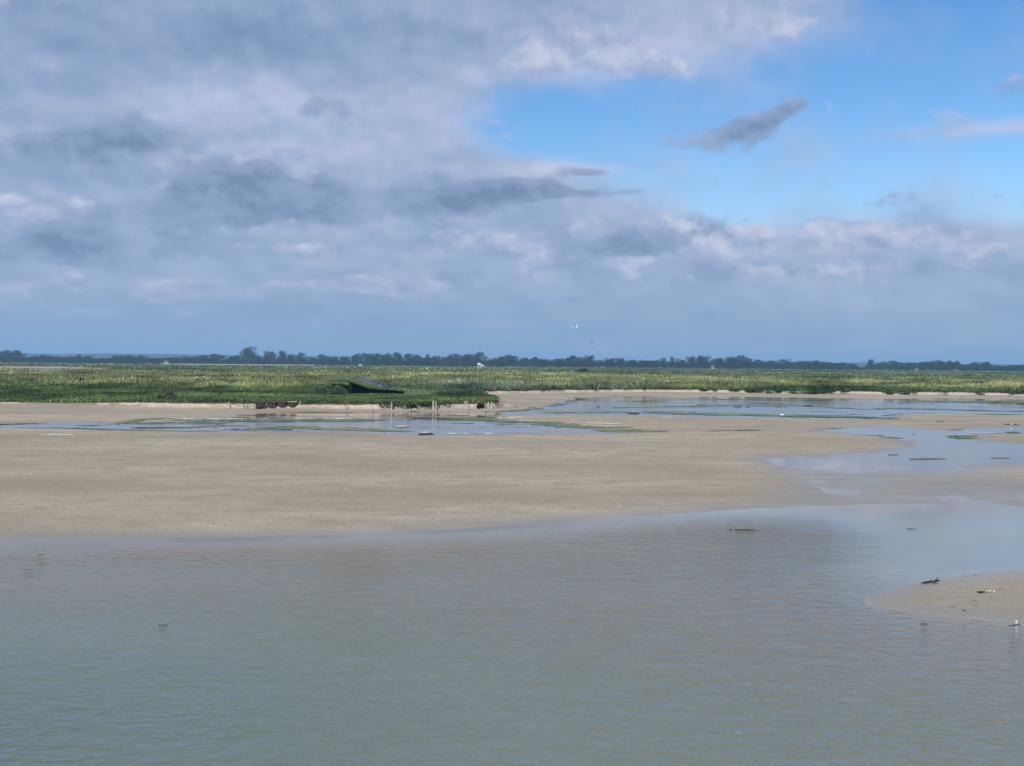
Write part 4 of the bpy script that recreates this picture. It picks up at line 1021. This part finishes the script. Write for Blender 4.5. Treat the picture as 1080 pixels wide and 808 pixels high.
me = np_mesh('far_hedge', V, np.arange(n_ * 4).reshape(-1, 4)); cl = np.array((.020, .032, .013)) * rg.uniform(.7, 1.5, (n_, 1)); add_col(me, 'Col', np.repeat(cl, 4, axis=0))
tag(link('far_hedge', me, M['leaf']), 'dark unbroken hedge and undergrowth filling the foot of the far treeline', 'hedge', kind='stuff')

# pale stubble field in front of the trees on the left
m_, nt, bs = new_mat('pale_stubble'); bs.inputs['Base Color'].default_value = (.40, .36, .25, 1); bs.inputs['Roughness'].default_value = .95
V = []; N = 30
for i in range(N):
    px = 170 + (330 - 170) * i / (N - 1)
    for Yv in (1060, 1150, 1240):
        q = at_depth(px, 390, Yv); V.append((q.x, Yv + 10 * math.sin(i * .9), 1.35 + (Yv - 1060) * .002))
me = np_mesh('field', np.array(V), np.array([(i * 3 + j, (i + 1) * 3 + j, (i + 1) * 3 + j + 1, i * 3 + j + 1) for i in range(N - 1) for j in range(2)]))
tag(link('field', me, m_), kind='structure')

# wooded ridge on the horizon
m_, nt, bs = new_mat('wooded_hill'); n1 = nt.noise(nt.pos(), .012, 5, .65)
nt.l.new(nt.mix(nt.rng(n1, .35, .65), (.012, .020, .012), (.028, .038, .022)), bs.inputs['Base Color']); bs.inputs['Roughness'].default_value = .95
prof = [(-400, 371), (-100, 371.5), (0, 372), (40, 373), (110, 372.8), (170, 373.2), (240, 374.4), (300, 376), (350, 375.4), (400, 377), (470, 377.6), (520, 378.0), (560, 379), (620, 379.2), (660, 380.2), (720, 381), (800, 382), (870, 383), (910, 381.8), (960, 383), (1000, 384.6), (1040, 383.8), (1080, 385), (1300, 384), (1500, 386)]
pxs = np.arange(-400, 1500, 4.0); tops = np.interp(pxs, [p[0] for p in prof], [p[1] for p in prof])
tops = tops + .35 * fbm(pxs * .03, pxs * 0, 99, 4)
V = []; ring = [(-900, 0), (-500, .55), (-150, .93), (0, 1), (400, .85), (1300, 0)]
for px, tp in zip(pxs, tops):
    for dy, k in ring:
        Yh = 3900 + dy; q = at_depth(px, tp, 3900); V.append((q.x * Yh / 3900, Yh, 1.0 + (q.z - 1) * k))
nrg = len(ring)
me = np_mesh('hills', np.array(V), np.array([(i * nrg + j, (i + 1) * nrg + j, (i + 1) * nrg + j + 1, i * nrg + j + 1) for i in range(len(pxs) - 1) for j in range(nrg - 1)]), smooth=True)
tag(link('hills', me, m_), kind='structure')

# ------------------------------------------------------------------ haze: one closed box of even air round everything
HZ = 8200
b = MB(); b.box(-9600, 9600, -9600, 9600, -2.2, 70)
hm = bpy.data.materials.new('haze'); hm.use_nodes = True; ht = hm.node_tree; ht.nodes.remove(ht.nodes['Principled BSDF'])
pv = ht.nodes.new('ShaderNodeVolumePrincipled'); pv.inputs['Color'].default_value = (.40, .68, 1.0, 1); pv.inputs['Density'].default_value = 0.00020; pv.inputs['Anisotropy'].default_value = 0.1
ht.links.new(pv.outputs[0], ht.nodes['Material Output'].inputs['Volume'])
tag(b.build('haze', hm), 'thin blue haze veiling the distant trees and hills', 'haze', kind='stuff')
# ------------------------------------------------------------------ sky with clouds
SUN_EL, SUN_AZ = R(50), R(-145)
w = bpy.data.worlds.new('World'); sc.world = w; w.use_nodes = True
nt = NT(w.node_tree); bg = nt.n['Background']; STR = 0.09; bg.inputs['Strength'].default_value = STR
tc = nt.node('ShaderNodeTexCoord'); sep = nt.node('ShaderNodeSeparateXYZ'); nt.l.new(tc.outputs['Generated'], sep.inputs[0])
U = nt.m('MULTIPLY', nt.m('ARCTAN2', sep.outputs[0], sep.outputs[1]), 11.58)       # azimuth, in hundredths of the survey unit
V_ = nt.m('MULTIPLY', nt.m('ARCSINE', sep.outputs[2]), 11.58)                       # elevation
def UV(px, py):
    d = ray(px, py).normalized(); return math.atan2(d.x, d.y) * 11.58, math.asin(d.z) * 11.58
# layered coordinates: features flatten towards the horizon
Vs_ = nt.m('MULTIPLY', nt.m('POWER', nt.m('MAXIMUM', V_, 0.001), 0.80), 1.9)
cb = nt.node('ShaderNodeCombineXYZ'); nt.l.new(U, cb.inputs[0]); nt.l.new(Vs_, cb.inputs[1])
base = cb.outputs[0]
def shift(v, dx, dy, dz=0.0):
    n = nt.node('ShaderNodeVectorMath', operation='ADD'); nt.l.new(v, n.inputs[0]); n.inputs[1].default_value = (dx, dy, dz); return n.outputs[0]
def cloudnoise(v, sc1, det, rough, dist):
    return nt.noise(v, sc1, det, rough, dist)
def blobs(lst):
    acc = None
    for (px, py, sx, sy, amp, *rot) in lst:
        u0, v0 = UV(px, py); sx /= 100; sy /= 100; th = R(rot[0]) if rot else 0.0
        du = nt.m('SUBTRACT', U, u0); dv = nt.m('SUBTRACT', V_, v0)
        if th:
            a = nt.m('ADD', nt.m('MULTIPLY', du, math.cos(th)), nt.m('MULTIPLY', dv, math.sin(th)))
            b_ = nt.m('SUBTRACT', nt.m('MULTIPLY', dv, math.cos(th)), nt.m('MULTIPLY', du, math.sin(th)))
            du, dv = a, b_
        q = nt.m('ADD', nt.m('POWER', nt.m('ABSOLUTE', nt.m('MULTIPLY', du, 1 / sx)), 2.0), nt.m('POWER', nt.m('ABSOLUTE', nt.m('MULTIPLY', dv, 1 / sy)), 2.0))
        g = nt.m('MULTIPLY', nt.m('POWER', 2.718, nt.m('MULTIPLY', q, -1.0)), amp)
        acc = g if acc is None else nt.m('ADD', acc, g)
    return acc
n_big = nt.noise(base, 0.55, 3, 0.5, 0.0)
n_mid = nt.noise(shift(base, 7.3, 2.1), 1.15, 8, 0.52, 0.0)
n_sm = nt.noise(shift(base, 1.3, 5.1), 1.5, 4, 0.5, 0.0)
n_sm2 = nt.noise(shift(base, 1.3 + 0.07, 5.1 + 0.20), 1.5, 4, 0.5, 0.0)
n_up = nt.noise(shift(base, 7.3 + 0.05, 2.1 + 0.13), 1.15, 8, 0.52, 0.0)
relief = nt.m('ADD', nt.m('SUBTRACT', n_mid, n_up), nt.m('MULTIPLY', nt.m('SUBTRACT', n_sm, n_sm2), 0.6))
# coverage: closed on the left, a ragged deck to the horizon, open blue on the upper right
cov = blobs([(150, 40, 420, 190, 1.0), (540, 5, 220, 62, .8), (760, 15, 120, 40, .45), (300, 240, 330, 110, .9), (560, 245, 130, 60, .55), (800, 275, 330, 42, .62), (1050, 262, 160, 38, .55), (540, 335, 800, 45, .75), 
             (1060, 134, 80, 10, .62), (590, 178, 70, 7, .35), (-600, 200, 700, 300, .9), (1500, 330, 400, 60, .6), (860, 110, 150, 25, -.1), (590, 112, 80, 40, -.5), (520, 140, 50, 18, -.35), (560, 130, 60, 30, -.25), (500, 160, 80, 20, -.15), (165, 285, 60, 12, -.35), (650, 150, 120, 60, -.3), (240, -400, 900, 250, .5)])
cov = nt.m('ADD', cov, nt.rng(V_, 4.2, 7.0, 0, 0.62, True))  # unseen overcast added high overhead to keep the ambient light neutral
d = nt.m('ADD', cov, nt.m('MULTIPLY', nt.m('SUBTRACT', nt.m('ADD', nt.m('MULTIPLY', n_big, .45), nt.m('MULTIPLY', n_mid, .55)), 0.5), 1.9))
alpha = nt.rng(d, -0.08, 0.90, 0, 1, True)
tone = blobs([(200, 35, 280, 42, -.42), (480, 30, 160, 30, -.20), (30, 90, 120, 24, -.15), (60, 215, 55, 14, .30), (300, 160, 60, 12, .55), (265, 100, 90, 22, .50), (620, 60, 110, 40, .35), (130, 115, 90, 14, .25), (400, 175, 70, 30, .15),
              (1065, 134, 60, 12, .9), (580, 178, 70, 8, .6), (400, 60, 90, 40, .25), (330, 130, 130, 40, .25), (60, 130, 110, 30, .12), (700, 60, 60, 30, .3), (780, 20, 70, 30, .3), (330, 330, 600, 20, -.15), (600, 260, 200, 40, -.05)])
tn = nt.m('ADD', nt.m('ADD', 0.55, nt.m('MULTIPLY', relief, 1.1)), nt.m('ADD', nt.m('MULTIPLY', tone, .62), nt.m('MULTIPLY', nt.m('SUBTRACT', n_big, .5), -.55)))
tn = nt.m('ADD', tn, nt.rng(d, 0.2, 1.3, .14, -.10))
def lin(r, g, b_): return tuple(((c / 255) / 12.92 if c / 255 < .04045 else ((c / 255 + .055) / 1.055) ** 2.4) for c in (r, g, b_))
def ramp_of(fac, stops):
    ramp = nt.node('ShaderNodeValToRGB'); nt.l.new(fac, ramp.inputs[0]); cr = ramp.color_ramp
    while len(cr.elements) < len(stops): cr.elements.new(.5)
    for e, (p_, c_) in zip(cr.elements, stops): e.position = p_; e.color = (*[q / STR for q in lin(*c_)], 1)
    return ramp.outputs[0]
deck = ramp_of(tn, [(0.0, (124, 145, 181)), (.35, (148, 168, 202)), (.55, (163, 179, 209)), (.8, (182, 192, 220)), (1.0, (196, 202, 227))])
# billowing heaps in front of the deck: firm heads, soft feet
c2 = shift(base, 11.7, 3.3)
b1 = nt.noise(c2, 1.9, 8, 0.52, 0.0); b1u = nt.noise(shift(c2, 0.04, 0.12), 1.9, 8, 0.52, 0.0); b0 = nt.noise(c2, 1.05, 3, 0.5, 0.0)
billow = nt.m('ADD', nt.m('MULTIPLY', nt.m('SUBTRACT', b1, .5), 1.5), nt.m('MULTIPLY', nt.m('SUBTRACT', b0, .5), 1.5))
dk = blobs([(95, 152, 85, 17, 1.0, 4), (150, 134, 22, 20, .9), (70, 262, 80, 24, 1.0), (215, 185, 40, 30, .55), (235, 222, 120, 26, .75), (345, 112, 50, 22, .65), (300, 200, 110, 26, .55), (490, 213, 62, 13, 1.05, 8), (545, 198, 45, 12, .75), (640, 204, 80, 7, .6), (770, 140, 36, 20, .62, 10), (828, 118, 40, 9, .55, 22), (798, 130, 26, 12, .25),
            (625, 182, 26, 5, .6), (560, 262, 110, 20, .5), (730, 245, 60, 22, .75), (960, 285, 140, 16, .55), (350, 262, 90, 12, .35), (660, 262, 30, 14, .4), (800, 285, 100, 14, .35), (480, 290, 60, 12, .35), (60, 225, 60, 14, .3), (420, 200, 40, 14, .35)])
dkd = nt.m('ADD', dk, nt.m('MULTIPLY', billow, .95))
dka = nt.m('MULTIPLY', nt.rng(dkd, 0.26, 0.66, 0, 1, True), .70)
dkc = ramp_of(nt.m('ADD', nt.m('ADD', .42, nt.m('MULTIPLY', nt.m('SUBTRACT', b1, b1u), 2.6)), nt.rng(dkd, .35, 1.2, .18, -.25)), [(0.0, (112, 135, 170)), (.4, (134, 156, 190)), (.75, (148, 167, 202)), (1.0, (176, 186, 216))])
lt = blobs([(870, 245, 22, 14, .7), (790, 245, 26, 10, .4), (570, 60, 90, 26, .5), (640, 40, 60, 26, .5), (700, 70, 30, 14, .4), (110, 330, 90, 8, .3), (300, 235, 40, 8, .3), (10, 215, 30, 14, .5), (260, 170, 60, 16, .4), (390, 150, 50, 14, .3), (830, 20, 40, 16, .3), (55, 222, 34, 16, .95), (225, 305, 85, 13, .75), (70, 300, 90, 10, .45), (330, 268, 28, 10, .9), (370, 298, 80, 9, .45), (440, 302, 46, 12, .8), (590, 318, 36, 8, .8), (300, 163, 40, 8, .8), (240, 258, 50, 6, .5), (770, 262, 50, 18, .85), (660, 275, 36, 9, .7), (900, 250, 36, 15, 1.0), (965, 246, 44, 14, .95), (1030, 262, 40, 10, .5), (700, 238, 30, 10, .5), (540, 255, 60, 12, .5), (150, 268, 50, 8, .3), (835, 285, 60, 8, .4),
            (470, 245, 60, 8, .4), (620, 235, 36, 12, .5)])
ltd = nt.m('ADD', lt, nt.m('MULTIPLY', nt.m('ADD', billow, nt.m('MULTIPLY', nt.m('SUBTRACT', n_mid, .5), .8)), -.85))
lta = nt.m('MULTIPLY', nt.rng(ltd, 0.18, 0.58, 0, 1, True), .85)
ltc = ramp_of(nt.m('ADD', .55, nt.m('MULTIPLY', nt.m('SUBTRACT', b1u, b1), 3.2)), [(0.0, (146, 164, 200)), (.5, (172, 184, 214)), (1.0, (202, 207, 228))])
sky = nt.node('ShaderNodeTexSky', sky_type='NISHITA'); sky.sun_disc = False; sky.sun_elevation = SUN_EL; sky.sun_rotation = SUN_AZ
sky.altitude = 0; sky.air_density = 1.0; sky.dust_density = 0.6; sky.ozone_density = 2.2
hsv = nt.node('ShaderNodeHueSaturation'); hsv.inputs['Hue'].default_value = .504; hsv.inputs['Saturation'].default_value = 1.32; hsv.inputs['Value'].default_value = 1.70; nt.l.new(sky.outputs[0], hsv.inputs['Color'])
# the deck dissolves into milky air near the horizon
low = nt.rng(V_, 0.0, 1.25, 1, 0, True)
cdeck = nt.mix(nt.m('MULTIPLY', alpha, .95), hsv.outputs[0], deck)
c3 = nt.mix(lta, nt.mix(dka, cdeck, dkc), ltc)
c3 = nt.mix(nt.m('MULTIPLY', dka, nt.rng(nt.m('SUBTRACT', dkd, ltd), 0.0, .5)), c3, dkc)
fin = nt.mix(nt.m('MULTIPLY', low, .90), c3, tuple(q / STR for q in lin(140, 166, 202)))
nt.l.new(fin, bg.inputs['Color'])

sun = bpy.data.lights.new('sun', 'SUN'); sun.energy = 3.9; sun.angle = R(0.53); sun.color = (1.0, .95, .87)
so = bpy.data.objects.new('sun', sun); COL.objects.link(so)
sd = Vector((math.sin(SUN_AZ) * math.cos(SUN_EL), math.cos(SUN_AZ) * math.cos(SUN_EL), math.sin(SUN_EL)))
so.rotation_euler = sd.to_track_quat('Z', 'Y').to_euler(); so.location = (0, 0, 60)

cam = bpy.data.cameras.new('camera'); co = bpy.data.objects.new('camera', cam); COL.objects.link(co); sc.camera = co
cam.sensor_width = 36; cam.sensor_fit = 'HORIZONTAL'; cam.lens = 36 * F / 1080; cam.clip_start = .1; cam.clip_end = 20000
co.matrix_world = Matrix.Translation((0, 0, CAMZ)) @ CM.to_4x4()
vs = sc.view_settings; vs.view_transform = 'Standard'; vs.look = 'None'; vs.exposure = 0.0; vs.gamma = 1.0; vs.use_curve_mapping = False
sc.render.engine = 'CYCLES'; sc.cycles.max_bounces = 6; sc.cycles.volume_bounces = 1; sc.cycles.transparent_max_bounces = 8
sc.cycles.use_denoising = True; sc.cycles.denoiser = 'OPENIMAGEDENOISE'
